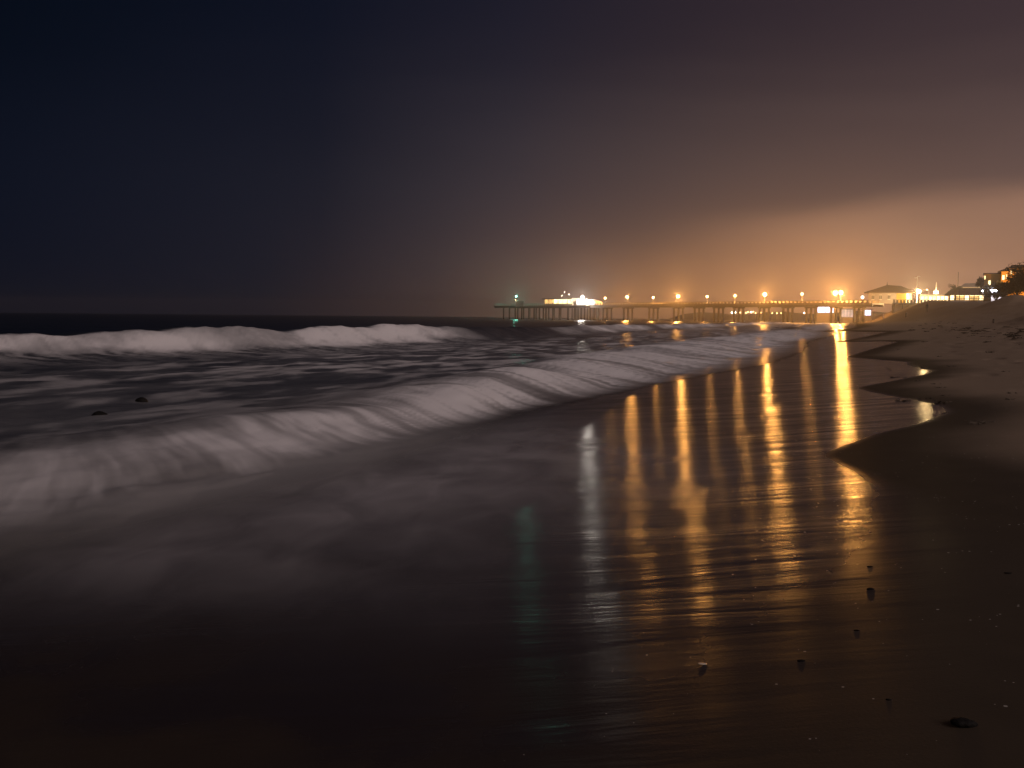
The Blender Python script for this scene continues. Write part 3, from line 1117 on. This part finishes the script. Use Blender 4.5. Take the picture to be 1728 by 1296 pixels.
MB().add([(-1.3, -15.4, DECK + .8), (44.5, -18.3, DECK + .8), (44.5, -18.1, DECK + .8), (-1.3, -15.2, DECK + .8), (-1.3, -15.4, DECK + .95), (44.5, -18.3, DECK + .95), (44.5, -18.1, DECK + .95), (-1.3, -15.2, DECK + .95)],
         [(3, 2, 1, 0), (4, 5, 6, 7), (0, 1, 5, 4), (1, 2, 6, 5), (2, 3, 7, 6), (3, 0, 4, 7)]).build('coping_rail', concrete_dark, ter)

# hipped-roof hall
YH = 316
xl, xr = at(1462, 505, YH).x, at(1541, 505, YH).x
hall = thing('beach_hall', 'hipped-roof hall with a finial and three windows at the shore end of the pier', 'building', ((xl + xr) / 2, YH, DECK), 0)
w = (xr - xl) / 2
ze = at(1500, 493.5, YH).z - DECK
za = at(1497, 480, YH).z - DECK
zr = at(1520, 482, YH).z - DECK
xc = at(1513, 500, YH).x - (xl + xr) / 2      # corner between the white front and the yellow wing
MB().box((-w + .6, 0, 0), (xc, 9, ze)).build('white_wall', hall_wall, hall)
MB().box((xc + .003, .25, 0), (w - .5, 9, ze)).build('yellow_wall', yellow_paint, hall, label='ochre side wall lit by the mast light')
xa = at(1497, 480, YH).x - (xl + xr) / 2
xb = at(1521, 480, YH).x - (xl + xr) / 2
ov = .9
A_ = [(-w - ov, -ov, ze), (w + ov + .2, -ov, ze), (w + ov + .2, 9 + ov, ze), (-w - ov, 9 + ov, ze), (xa, 4.5, za), (xb, 4.5, zr), (-w - ov, -ov, ze - .18), (w + ov + .2, -ov, ze - .18), (w + ov + .2, 9 + ov, ze - .18), (-w - ov, 9 + ov, ze - .18)]
rf = MB().add(A_, [(0, 1, 5, 4), (1, 2, 5), (2, 3, 4, 5), (3, 0, 4), (6, 7, 1, 0), (7, 8, 2, 1), (8, 9, 3, 2), (9, 6, 0, 3), (9, 8, 7, 6)]).build('roof', roof_tile, hall)
MB().tube([(xa, 4.5, za - .1), (xa, 4.5, za + .35), (xa, 4.5, za + 1.1)], [.22, .1, .03], 8).build('finial', dark_metal, rf)
for px_, ww in ((1473, 1.7), (1486, 1.9), (1500.3, 2.5)):
    xx = at(px_, 500, YH).x - (xl + xr) / 2
    z0, z1 = at(px_, 504.8, YH).z - DECK, at(px_, 498, YH).z - DECK
    fr = MB().box((xx - .36, -.06, z0), (xx + .36, .0, z1)).build('window', glass_dark, hall)
    MB().box((xx - .46, -.10, z0 - .12), (xx + .46, .0, z0 - .003)).build('sill', white_paint, fr)
    MB().box((xx - .46, -.09, z1 + .003), (xx + .46, .0, z1 + .1)).build('lintel', white_paint, fr)
    MB().box((xx - .03, -.075, z0 + .003), (xx + .03, -.062, z1 - .003)).build('mullion', white_paint, fr)
for px_ in (1531.5, 1536.5):
    xx = at(px_, 500, YH).x - (xl + xr) / 2
    MB().box((xx - .42, .18, .25), (xx + .42, .246, ze - .25)).build('lit_doorway', win_bright, hall)
MB().box((w - .9, .15, 0), (w - .6, .246, ze - .2)).build('door_post', yellow_paint, hall)

turn(hall)

# round white lamp at the left corner of the hall
p = at(1455.5, 501.5, YH - 2)
rt = thing('globe_lamp', 'round white globe lamp at the left corner of the hipped-roof hall', 'lamp', (p.x, p.y, DECK), 0)
MB().tube([(0, 0, 0), (0, 0, p.z - DECK - .4)], .09, 8).build('lamp_post', metal, rt)
MB().sphere((0, 0, p.z - DECK), .52, 12, 8).build('globe', emit('globe_glow', (1.0, .88, .72), 3), rt, True)

# floodlight mast right of the hall
p = at(1548.5, 492, YH - 8)
rt = thing('floodlight_mast', 'tall white mast with crossarms and a dazzling floodlight right of the hall', 'floodlight mast', (p.x, p.y, DECK), 0)
zt = at(1547, 466, p.y).z - DECK
MB().tube([(-.2, 0, -1), (-.2, 0, zt)], [.17, .10], 8).build('mast', white_paint, rt)
MB().box((-1.1, -.08, zt - .62), (-.305, .08, zt - .42)).build('crossarm', white_paint, rt)
MB().box((-.1, -.08, zt - .18), (.6, .08, zt + .02)).build('crossarm', white_paint, rt)
MB().sphere((.05, -.85, p.z - DECK), .6, 14, 10).build('lens', warm_glass, rt, True)
bulb(rt, (.05, -.85, p.z - DECK), FLOOD_Y, 2200)
MB().box((-.5, -.95, p.z - DECK + .62), (.55, -.15, p.z - DECK + .72)).build('hood', dark_metal, rt)
MB().box((-.15, -.3, p.z - DECK + .12), (-.05, 0, p.z - DECK + .24)).build('bracket', metal, rt)

# small street lamps behind
for (px_, py_, Y, lab) in ((1567.5, 490, 330, 'slim street lamp just right of the floodlight mast'), (1579.5, 493, 326, 'street lamp with a square lit head left of the palm')):
    p = at(px_, py_, Y)
    rt = thing('street_lamp', lab, 'street lamp', (p.x, p.y, DECK), 0)
    hh = p.z - DECK
    if px_ > 1570:
        MB().tube([(0, 0, -1), (0, 0, at(px_, 476.5, Y).z - DECK)], .08, 6).build('lamp_post', white_paint, rt)
        MB().box((-.75, -.3, hh - .45), (.7, .1, hh + .35)).build('lamp_head', MATS['lamp_head_glow'], rt)
        bulb(rt, (0, -.6, hh), FLOOD_Y, 160, .2)
    else:
        MB().tube([(0, 0, -1), (0, 0, hh), (-.5, 0, hh + .2)], .08, 6).build('lamp_post', white_paint, rt)
        MB().box((-.8, -.15, hh + .1), (-.45, .15, hh + .28)).build('lamp_head', MATS['lamp_head_glow'], rt)

# long lit cafe front
Y = 318
xl, xr = at(1553, 503, Y).x, at(1600, 503, Y).x
p = Vector((xl, Y, DECK))
cafe = thing('cafe', 'low cafe with a long blazing yellow front between the mast and the palm', 'cafe', p, 0)
L = xr - xl
z0, z1 = at(1580, 508.5, Y).z - DECK, at(1580, 499.6, Y).z - DECK
MB().box((0, .5, -1), (L, 7, z1 + .1)).build('wall', cream_paint, cafe)
MB().box((-.4, -.6, z1 + .1), (L + .4, 7.4, z1 + .4)).build('roof', roof_grey, cafe)
nw = 7
for i in range(nw):
    MB().box((L * i / nw + .15, .4, .55), (L * (i + 1) / nw - .15, .49, z1 - .1)).build('window', win_bright, cafe)
    MB().box((L * i / nw - .1, .3, 0), (L * i / nw + .12, .497, z1 + .09)).build('column', cream_paint, cafe)
mb = MB()
r_ = random.Random(3)
for i in range(34):
    xx = r_.uniform(0, L)
    mb.box((xx, -2.4 + r_.uniform(-.3, .3), -.2), (xx + r_.uniform(.25, .6), -2.0, r_.uniform(.4, 1.15)))
mb.build('terrace_seats', wood, cafe, kind='stuff')

turn(cafe)

# restaurant with a long tiled roof behind the palm
Y = 290
xl, xr = at(1603, 500, Y).x, at(1668, 500, Y).x
zb0 = at(1635, 508, Y).z
rest = thing('restaurant', 'restaurant with a long sloping tiled roof and lit veranda behind the palm', 'restaurant', (xl, Y, zb0), 0)
L = xr - xl
zE, zR = at(1635, 497.2, Y).z - zb0, at(1635, 485.5, Y).z - zb0
MB().box((0, 1.2, -2), (L, 9, zE)).build('wall', cream_paint, rest)
vs = [(-1.6, -.8, zE), (L + 1, -.8, zE), (L + 1, 10, zE), (-1.6, 10, zE), (1.2, 4.5, zR), (L + 1, 4.5, zR), (-1.6, -.8, zE - .25), (L + 1, -.8, zE - .25), (L + 1, 10, zE - .25), (-1.6, 10, zE - .25)]
MB().add(vs, [(0, 1, 5, 4), (1, 2, 5), (2, 3, 4, 5), (3, 0, 4), (6, 7, 1, 0), (7, 8, 2, 1), (8, 9, 3, 2), (9, 6, 0, 3), (9, 8, 7, 6)]).build('roof', roof_tile, rest)
nw = 8
for i in range(nw):
    xa, xb = L * i / nw, L * (i + 1) / nw
    MB().box((xa + .15, 1.1, .3), (xb - .15, 1.19, zE - .35)).build('window', win_warm if i % 3 else win_bright, rest)
    MB().box((xa - .1, -.3, -1.5), (xa + .1, -.1, zE - .26)).build('veranda_post', wood, rest)
MB().box((-.5, -.25, .55), (L, -.18, .7)).build('veranda_rail', wood, rest)
MB().box((.2, .5, zE - .34), (L - .2, .7, zE - .27)).build('strip_light', emit('veranda_strip', (1.0, .66, .3), 6), rest)

turn(rest)

# grey-roofed house farther back
Y = 330
p = at(1642, 492, Y)
hs = thing('grey_roofed_house', 'grey-roofed house showing above the restaurant roof', 'house', (p.x, Y, DECK - 1), 0)
zE, zR = at(1642, 484.5, Y).z - DECK + 1, at(1642, 477.2, Y).z - DECK + 1
MB().box((-4, 0, 0), (4, 8, zE)).build('wall', white_paint, hs)
MB().add([(-4.6, -.6, zE), (4.6, -.6, zE), (4.6, 8.6, zE), (-4.6, 8.6, zE), (-2.8, 4, zR), (3.6, 4, zR)], [(0, 1, 5, 4), (1, 2, 5), (2, 3, 4, 5), (3, 0, 4), (3, 2, 1, 0)]).build('roof', roof_grey, hs)
MB().box((1.2, 3.6, zR - .2), (1.8, 4.2, zR + .6)).build('chimney', roof_tile, hs)
MB().box((-3, -.05, zE - 1.6), (3, -.003, zE - .5)).build('window', win_warm, hs)

turn(hs)

# ochre flat-topped house
Y = 212
xl, xr = at(1660.5, 475, Y).x, at(1689, 475, Y).x
zg = 3.5
hs = thing('ochre_house', 'ochre box-shaped house with a flat roof and lit windows on the right', 'house', (xl, Y, zg), 0)
L = xr - xl
zt = at(1675, 462.3, Y).z - zg
MB().box((0, 0, 0), (L + .6, 8, zt)).build('wall', yellow_paint, hs)
MB().box((-.25, -.3, zt), (L + .7, 8.2, zt + .16)).build('roof', roof_tile, hs)
for (a, c, e, d) in ((1661.3, 1662.8, 465.5, 471.5), (1668, 1672, 473.5, 481.5)):
    z0, z1 = at(a, d, Y).z - zg, at(a, e, Y).z - zg
    f = MB().box((at(a, 470, Y).x - xl, -.06, z0), (at(c, 470, Y).x - xl, -.003, z1)).build('window', win_bright, hs)
    MB().box((at(a, 470, Y).x - xl - .06, -.1, z0 - .1), (at(c, 470, Y).x - xl + .06, -.003, z0 - .004)).build('sill', cream_paint, f)
z0, z1 = at(1676, 481.5, Y).z - zg, at(1676, 473.5, Y).z - zg
MB().box((at(1672.5, 470, Y).x - xl, -.05, z0), (at(1681, 470, Y).x - xl, -.003, z1)).build('recess_panel', yellow_paint, hs)
MB().box((-.35, -.95, zt * .55), (L + .5, -.02, zt * .55 + .12)).build('balcony', yellow_paint, hs)

turn(hs)

# taller house with overhanging roof
Y = 205
xl = at(1688.5, 475, Y).x
hs = thing('villa', 'tall ochre villa with dark overhanging roofs at the right edge', 'house', (xl, Y, zg), 0)
zt1 = at(1690, 458, Y).z - zg
zt2 = at(1715, 453.5, Y).z - zg
xs = at(1703.5, 460, Y).x - xl
MB().box((.1, 0, 0), (xs, 8, zt1)).build('wing_wall', yellow_paint, hs)
MB().box((xs + .003, -.4, 0), (xs + 9, 8, zt2)).build('wall', yellow_paint, hs)
MB().add([(-.7, -.8, zt1), (xs - .01, -.8, zt1), (xs - .01, 8, zt1), (-.7, 8, zt1), (1.0, 3, zt1 + .75), (xs - .01, 3, zt1 + .9)], [(0, 1, 5, 4), (1, 2, 5), (2, 3, 4, 5), (3, 0, 4), (3, 2, 1, 0)]).build('wing_roof', roof_tile, hs)
MB().add([(xs - .5, -1.3, zt2), (xs + 10, -1.3, zt2), (xs + 10, 9, zt2), (xs - .5, 9, zt2), (xs + .6, 3.6, zt2 + .9), (xs + 9, 3.6, zt2 + 1.0)], [(0, 1, 5, 4), (1, 2, 5), (2, 3, 4, 5), (3, 0, 4), (3, 2, 1, 0)]).build('roof', roof_tile, hs)
for (a, c, e, d) in ((1691.3, 1695, 464.5, 472), (1697.6, 1699.2, 463, 470.5), (1705, 1707.4, 457, 464)):
    f0 = -.003 if a < 1704 else -.403
    z0, z1 = at(a, d, Y).z - zg, at(a, e, Y).z - zg
    xa, xb = at(a, 468, Y).x - xl, at(c, 468, Y).x - xl
    f = MB().box((xa, f0 - .05, z0), (xb, f0, z1)).build('window', win_bright, hs)
    MB().box((xa - .06, f0 - .1, z0 - .1), (xb + .06, f0, z0 - .004)).build('sill', cream_paint, f)

turn(hs)

# cool-white floodlit kiosk in front of the villa
Y = 196
p = at(1682, 498, Y)
ks = thing('kiosk', 'small kiosk under a dazzling cool white light below the ochre house', 'kiosk', (p.x, Y, p.z), 0)
MB().box((-1.1, 0, -2), (1.5, 2.5, .95)).build('wall', hall_wall, ks)
MB().box((-1.4, -.4, .95), (1.8, 2.8, 1.07)).build('roof', roof_grey, ks)
MB().box((-.9, -.05, .1), (1.0, -.003, .85)).build('window', emit('kiosk_glow', (.86, .88, 1.0), 2.5), ks)
q2 = at(1681, 490, Y) - p
MB().sphere((q2.x, -.7, q2.z), .22, 12, 8).build('flood_lens', cool_glass, ks, True)
bulb(ks, (q2.x, -.7, q2.z), COOL, 160, .15)
MB().tube([(q2.x, -.6, q2.z + .2), (q2.x, 0, q2.z + .25)], .04, 6).build('bracket', metal, ks)
turn(ks)
p = at(1658, 491, 200)
rt = thing('wall_lamp', 'small cool white lamp on a short post left of the kiosk', 'lamp', (p.x, 200, p.z - 2.2), 0)
MB().tube([(0, 0, 0), (0, 0, 2.0)], .05, 6).build('lamp_post', metal, rt)
MB().sphere((0, 0, 2.2), .16, 10, 6).build('globe', cool_glass, rt)
bulb(rt, (0, 0, 2.2), COOL, 20, .12)

p = at(1706.5, 482, 199)
zg2 = gz(p.x, 199)
rt = thing('garden_lamp', 'amber garden lamp glinting through the bush before the villa', 'lamp', (p.x, 199, zg2 - .3), 0)
MB().tube([(0, 0, 0), (0, 0, p.z - zg2)], .05, 6).build('lamp_post', metal, rt)
MB().sphere((0, 0, p.z - zg2 + .3), .2, 10, 8).build('globe', lamp_glass('garden_lamp_glass', (1.0, .6, .2), 8), rt)
bulb(rt, (0, 0, p.z - zg2 + .3), AMBER, 260, .12)

# buildings with bluish and pink light seen under the pier
Y = 372
for (a, c, e, d, mt, lab) in ((1379.5, 1407, 516.5, 527.5, win_blue, 'bluish lit beach bar seen under the pier beside the paired lamps'),
                              (1419, 1440, 522, 535, win_pink, 'pink lit beach hut front seen under the shore end of the pier'),
                              (1457, 1470, 523, 532, win_blue, 'small bluish lit beach hut under the terrace columns')):
    p0, p1 = at(a, d, Y), at(c, e, Y)
    zg_ = .3
    bb = thing('beach_bar', lab, 'beach bar', (p0.x, Y, zg_), 0)
    L = p1.x - p0.x
    MB().box((-.3, 0, -1.5), (L + .3, 5, p1.z - zg_ + .1)).build('wall', concrete_dark, bb)
    MB().box((-.8, -1.2, p1.z - zg_ + .1), (L + .8, 5.4, p1.z - zg_ + .32)).build('roof', roof_grey, bb)
    k = 4
    for i in range(k):
        MB().box((L * i / k + .08, -.05, p0.z - zg_), (L * (i + 1) / k - .08, -.003, p1.z - zg_ - .1)).build('window', mt, bb)
    turn(bb)
    Y += 1.5

# ------------------------------------------------------------------ palm and shrubs
Y = 283
pb = at(1611, 509, Y)
palm = thing('palm_tree', 'squat palm with drooping fronds against the restaurant lights', 'palm tree', (pb.x, Y, pb.z - .4), 0)
ph = at(1612, 488, Y).z - pb.z + .4
MB().tube([(0, 0, -.5), (.1, 0, ph * .4), (0, 0, ph * .8), (.05, 0, ph)], [.34, .27, .25, .36], 10).build('trunk', bark, palm, True)
r_ = random.Random(11)
for i in range(26):
    a = 2 * math.pi * i / 26 * 2.6 + r_.uniform(-.2, .2)
    up = r_.uniform(.0, 1.25)
    Lf = r_.uniform(2.1, 2.9)
    mb = MB()
    prev = None
    pts = []
    for k in range(9):
        t = k / 8
        rr_ = Lf * t * math.cos(up * (1 - .3 * t))
        zz = Lf * (math.sin(up) * t - (.75 - .25 * up) * t * t) + .1
        pts.append(Vector((rr_ * math.cos(a), rr_ * math.sin(a), ph + zz)))
    mb.tube(pts, [.05 - .004 * k for k in range(9)], 4)
    side = Vector((-math.sin(a), math.cos(a), 0))
    for k in range(1, 9):
        for s in (-1, 1):
            for off in (0, .5):
                pp = pts[k - 1].lerp(pts[k], off)
                d = (pts[k] - pts[k - 1]).normalized()
                tip = pp + side * s * .52 * (1 - .06 * k) + d * .35 + Vector((0, 0, -.25))
                mb.add([pp, pp + d * .10, tip], [(0, 1, 2)])
    mb.build('frond', frond_m, palm)
p = at(1616.5, 478, 300)
rt = thing('flag_pole', 'thin bare pole rising behind the palm', 'pole', (p.x, 300, DECK), 0)
zz = at(1616.5, 460, 300).z - DECK
MB().tube([(0, 0, -1), (0, 0, zz)], [.13, .09], 8).build('shaft', dark_metal, rt)
MB().sphere((0, 0, zz + .05), .13, 8, 6).build('pole_cap', dark_metal, rt)


def shrub(name, lab, p, rx, ry, h, n, seed):
    r_ = random.Random(seed)
    root = thing(name, lab, 'shrub', p, 0)
    mb = MB()
    cl_ = [(r_.gauss(0, .5) * rx, r_.gauss(0, .5) * ry, h * r_.uniform(.25, .95)) for _ in range(22)]
    for _ in range(n):
        c = r_.choice(cl_)
        s = .33 * h * r_.random() ** .6
        d = Vector((r_.gauss(0, 1), r_.gauss(0, 1), r_.gauss(0, .8))).normalized()
        q0 = Vector(c) + d * s
        if q0.z < 0:
            q0.z = .05
        a = Vector((r_.gauss(0, 1), r_.gauss(0, 1), r_.gauss(0, 1))).normalized() * r_.uniform(.12, .3)
        b_ = a.cross(Vector((r_.gauss(0, 1), r_.gauss(0, 1), 1))).normalized() * .09
        mb.add([q0 - a, q0 + b_, q0 + a, q0 - b_], [(0, 1, 2, 3)])
    mb.build('crown', leaf, root)
    mt = MB()
    for c in cl_[:9]:
        mt.tube([(0, 0, -.5), (c[0] * .5, c[1] * .5, c[2] * .5), c], [.1, .06, .03], 5)
    mt.build('stem', bark, root)
    return root


def dune_pt(px, Y, dz=0):
    p = at(px, 500, Y)
    return Vector((p.x, Y, gz(p.x, Y) + dz))


shrub('coastal_shrub', 'large dark coastal bush on the slope before the villa', at(1716, 497, 186), 2.0, 1.6, 3.4, 4200, 1)
shrub('coastal_shrub', 'tall dark bush at the right picture edge beside the villa', at(1733, 494, 180), 1.6, 2.0, 4.6, 4200, 2)
shrub('coastal_shrub', 'low dark bush right of the cool white light', at(1694, 500, 189), 1.5, 1.2, 2.3, 3000, 3)
shrub('coastal_shrub', 'small bush behind the ochre house left corner', at(1655, 485, 219), .8, .8, 2.0, 1200, 4)

shrub('coastal_shrub', 'low spreading bush hiding the foot of the floodlit kiosk', at(1681, 503, 191), 1.7, .8, 1.1, 2400, 8)
shrub('coastal_shrub', 'dark bush against the foot of the ochre house, leftmost of the three there', at(1664, 501, 206), 1.0, .9, 2.1, 2200, 5)
shrub('coastal_shrub', 'dark bush against the foot of the ochre house, middle of the three there', at(1675, 501, 207), 1.1, .9, 2.4, 2400, 6)
shrub('coastal_shrub', 'dark bush against the foot of the ochre house, rightmost of the three there', at(1687, 500, 203), 1.2, .9, 2.6, 2600, 7)

# ------------------------------------------------------------------ beach furniture, people
for (px_, py_, Y, h, lab) in ((1529, 535, 205, .9, 'short dark wooden post on the far sand below the terrace'),
                              (1677, 533, 78, .34, 'small dark post stub in the sand before the heap')):
    p = at(px_, py_, Y)
    z = gz(p.x, Y)
    rt = thing('wooden_post', lab, 'post', (p.x, Y, z), 0)
    MB().tube([(0, 0, -.3), (0, 0, h)], [.16 * h / .9 + .02, .13 * h / .9 + .02], 8).build('shaft', wood, rt)
    MB().tube([(0, 0, h), (0, 0, h + .05)], [.15 * h / .9 + .02, .05], 8).build('post_cap', wood, rt)
p = at(1490.5, 535, 290)
rt = thing('marker_post', 'white marker post at the foot of the terrace wall', 'post', (p.x, 290, gz(p.x, 290)), 0)
MB().tube([(0, 0, -.3), (0, 0, 1.2)], .13, 8).build('shaft', white_paint, rt)
MB().sphere((0, 0, 1.25), .15, 8, 6).build('post_cap', white_paint, rt)

# one person standing on the far sand
p = at(1564, 530, 190)
z = gz(p.x, 190)


def person(name, lab, loc, rz):
    verts = [(0, 0, .95), (0, 0, 1.2), (0, 0, 1.42), (0, 0, 1.52), (0, .02, 1.66), (0, .01, 1.74),
             (-.10, 0, .88), (-.11, .02, .48), (-.11, 0, .07), (-.11, .13, .04), (.10, 0, .88), (.12, .05, .48), (.14, 0, .07), (.14, .13, .04),
             (-.19, 0, 1.40), (-.25, -.02, 1.12), (-.24, .05, .88), (-.24, .07, .78), (.19, 0, 1.40), (.25, -.02, 1.12), (.24, .05, .88), (.24, .07, .78)]
    edges = [(0, 1), (1, 2), (2, 3), (3, 4), (4, 5), (0, 6), (6, 7), (7, 8), (8, 9), (0, 10), (10, 11), (11, 12), (12, 13), (2, 14), (14, 15), (15, 16), (16, 17), (2, 18), (18, 19), (19, 20), (20, 21)]
    rad = [.16, .15, .15, .06, .105, .09, .10, .07, .05, .045, .10, .07, .05, .045, .07, .05, .04, .045, .07, .05, .04, .045]
    me = bpy.data.meshes.new(name)
    me.from_pydata(verts, edges, [])
    me.materials.append(skin_cloth)
    o = bpy.data.objects.new(name, me)
    COL.objects.link(o)
    o.modifiers.new('skin', 'SKIN')
    for i, r0 in enumerate(rad):
        me.skin_vertices[0].data[i].radius = (r0, r0 * .85)
        me.skin_vertices[0].data[i].use_root = (i == 0)
    sb = o.modifiers.new('sub', 'SUBSURF')
    sb.levels = sb.render_levels = 1
    o.location = loc
    o.rotation_euler = (0, 0, rz)
    tag(o, lab, 'person')
    return o


person('person', 'faint figure in dark clothes standing on the far sand', (p.x, 190, z), 2.4)


# ------------------------------------------------------------------ stones, rocks, wrack
def lump(name, mat, r, seed, sx=1, sy=1, sz=.6, parent=None, sub=3):
    bm = bmesh.new()
    bmesh.ops.create_icosphere(bm, subdivisions=sub, radius=r)
    r_ = random.Random(seed)
    offs = [Vector((r_.uniform(-1, 1), r_.uniform(-1, 1), r_.uniform(-1, 1))).normalized() for _ in range(9)]
    wts = [r_.uniform(-.28, .28) for _ in range(9)]
    for v in bm.verts:
        d = v.co.normalized()
        k = 1 + sum(w_ * max(0, d.dot(o_)) ** 3 for w_, o_ in zip(wts, offs)) + r_.uniform(-.04, .04)
        v.co = Vector((v.co.x * k * sx, v.co.y * k * sy, v.co.z * k * sz))
    me = bpy.data.meshes.new(name)
    bm.to_mesh(me)
    bm.free()
    me.shade_smooth()
    me.materials.append(mat)
    o = bpy.data.objects.new(name, me)
    COL.objects.link(o)
    if parent:
        o.parent = parent
    return o


def ground_at(px, py):
    d = CM.to_3x3() @ Vector(((px - 864) / FOC, (648 - py) / FOC, -1.0))
    tt_ = np.geomspace(1.5, 900, 2500)
    u_, v_ = xy2uv(d.x * tt_, d.y * tt_)
    below = np.nonzero(CAM_Z + d.z * tt_ < zbeach(u_, v_))[0]
    t = tt_[below[0]] if len(below) else 300.0
    x, y = d.x * t, d.y * t
    return Vector((x, y, gz(x, y)))


for i, (px_, py_, r0, sx_, lab) in enumerate((
        (1468, 957, .011, 1.0, 'small dark pebble in the amber reflection, upper of the pair'),
        (1469, 995, .013, 1.1, 'small dark pebble in the amber reflection, lower of the pair'),
        (1446, 1064, .010, 1.1, 'dark pebble alone just below the amber reflection'),
        (1353, 1116, .011, 1.3, 'flat dark pebble left of the lone pebble on shining sand'),
        (1703, 968, .012, 1.6, 'flat dark pebble near the right edge of the dim sand'),
        (1500, 1181, .007, 1.3, 'tiny dark pebble on the dim sand above the big stone'))):
    p = ground_at(px_, py_)
    o = lump('pebble', rock_m, r0, 50 + i, sx_, 1, .42)
    o.location = p + Vector((0, 0, -r0 * .05))
    tag(o, lab, 'pebble', 'pebbles on the wet sand')
p = ground_at(1625, 1224)
o = lump('flat_stone', rock_m, .032, 71, 1.25, .8, .5, sub=4)
o.location = p + Vector((0, 0, .006))
tag(o, 'largest dark stone lying on the dim sand near the lower right corner', 'stone')
p = ground_at(1186, 1122)
o = lump('shell_fragment', plain('shell', (.7, .6, .48), .25), .010, 72, 1.5, .8, .16)
o.location = p + Vector((0, 0, .002))
tag(o, 'pale shell fragment glinting on the dark wet sand', 'shell')
for i, (px_, py_, r0, lab) in enumerate(((237, 678, .095, 'larger dark rock breaking the dark water left of the surf'),
                                         (170, 704, .095, 'lower pointed dark rock just above the near surf'),
                                         (340, 662, .08, 'small dark rock rimmed with foam, right of the larger one'),
                                         (122, 681, .05, 'smallest dark rock, left of the other three in the water'))):
    d = CM.to_3x3() @ Vector(((px_ - 864) / FOC, (648 - py_) / FOC, -1.0))
    t = (SEA_Z - .02 - CAM_Z) / d.z
    o = lump('rock', rock_m, r0, 90 + i, 1.1, 1, .95 if i < 2 else .5)
    o.location = (d.x * t, d.y * t, SEA_Z - .035)
    tag(o, lab, 'rock', 'rocks standing in the shallow water')

# wrack clumps on the upper sand
r_ = random.Random(8)
protos = []
for k in range(5):
    mb = MB()
    for s in range(34):
        a = r_.uniform(0, 6.28)
        rr_ = .28 * r_.random() ** .5
        p0 = Vector((rr_ * math.cos(a), rr_ * math.sin(a), r_.uniform(0, .10)))
        a2 = a + r_.uniform(-1.5, 1.5)
        p1 = p0 + Vector((math.cos(a2), math.sin(a2), r_.uniform(-.1, .6))) * r_.uniform(.08, .2)
        p2 = p1 + Vector((math.cos(a2 + .6), math.sin(a2 + .6), r_.uniform(-.6, .2))) * r_.uniform(.06, .16)
        mb.tube([p0, p1, p2], [.028, .022, .008], 4)
    me = mb.mesh('seaweed_clump')
    me.materials.append(weed_m)
    protos.append(me)
for i in range(110):
    if i < 80:
        px_ = 1728 - 190 * r_.random() ** 1.3
        py_ = 549 + r_.gauss(0, 8) + (px_ - 1560) * .09
    else:
        px_, py_ = r_.uniform(1480, 1728), r_.uniform(545, 720)
    p = ground_at(px_, min(max(py_, 541), 760))
    o = bpy.data.objects.new('seaweed_clump', protos[i % 5])
    COL.objects.link(o)
    o.location = p + Vector((0, 0, -.02))
    s = r_.uniform(.14, .5) if i < 80 else r_.uniform(.12, .3)
    o.scale = (s * r_.uniform(.9, 1.8), s, s * r_.uniform(.7, 1.2))
    o.rotation_euler = (0, 0, r_.uniform(0, 6.28))
    tag(o, 'dark clump of dried seaweed lying on the upper sand', 'seaweed', 'seaweed clumps strewn over the upper beach')

# ------------------------------------------------------------------ night air over sea and beach
hz_m = bpy.data.materials.new('night_air')
hz_m.use_nodes = True
q = G(hz_m.node_tree)
q.n.clear()
pv = q.new('ShaderNodeVolumePrincipled')
pv.inputs['Color'].default_value = (.92, .92, .94, 1)
pv.inputs['Density'].default_value = .00048
pv.inputs['Anisotropy'].default_value = .8
oo = q.new('ShaderNodeOutputMaterial')
q.l.new(pv.outputs[0], oo.inputs['Volume'])
hz_m.cycles.volume_sampling = 'EQUIANGULAR'
haze = MB().box((-1800, -1800, -8.0), (1800, 1800, 26.0)).build('haze', hz_m, kind='stuff')
print('tris', sum(len(m.polygons) for m in bpy.data.meshes))
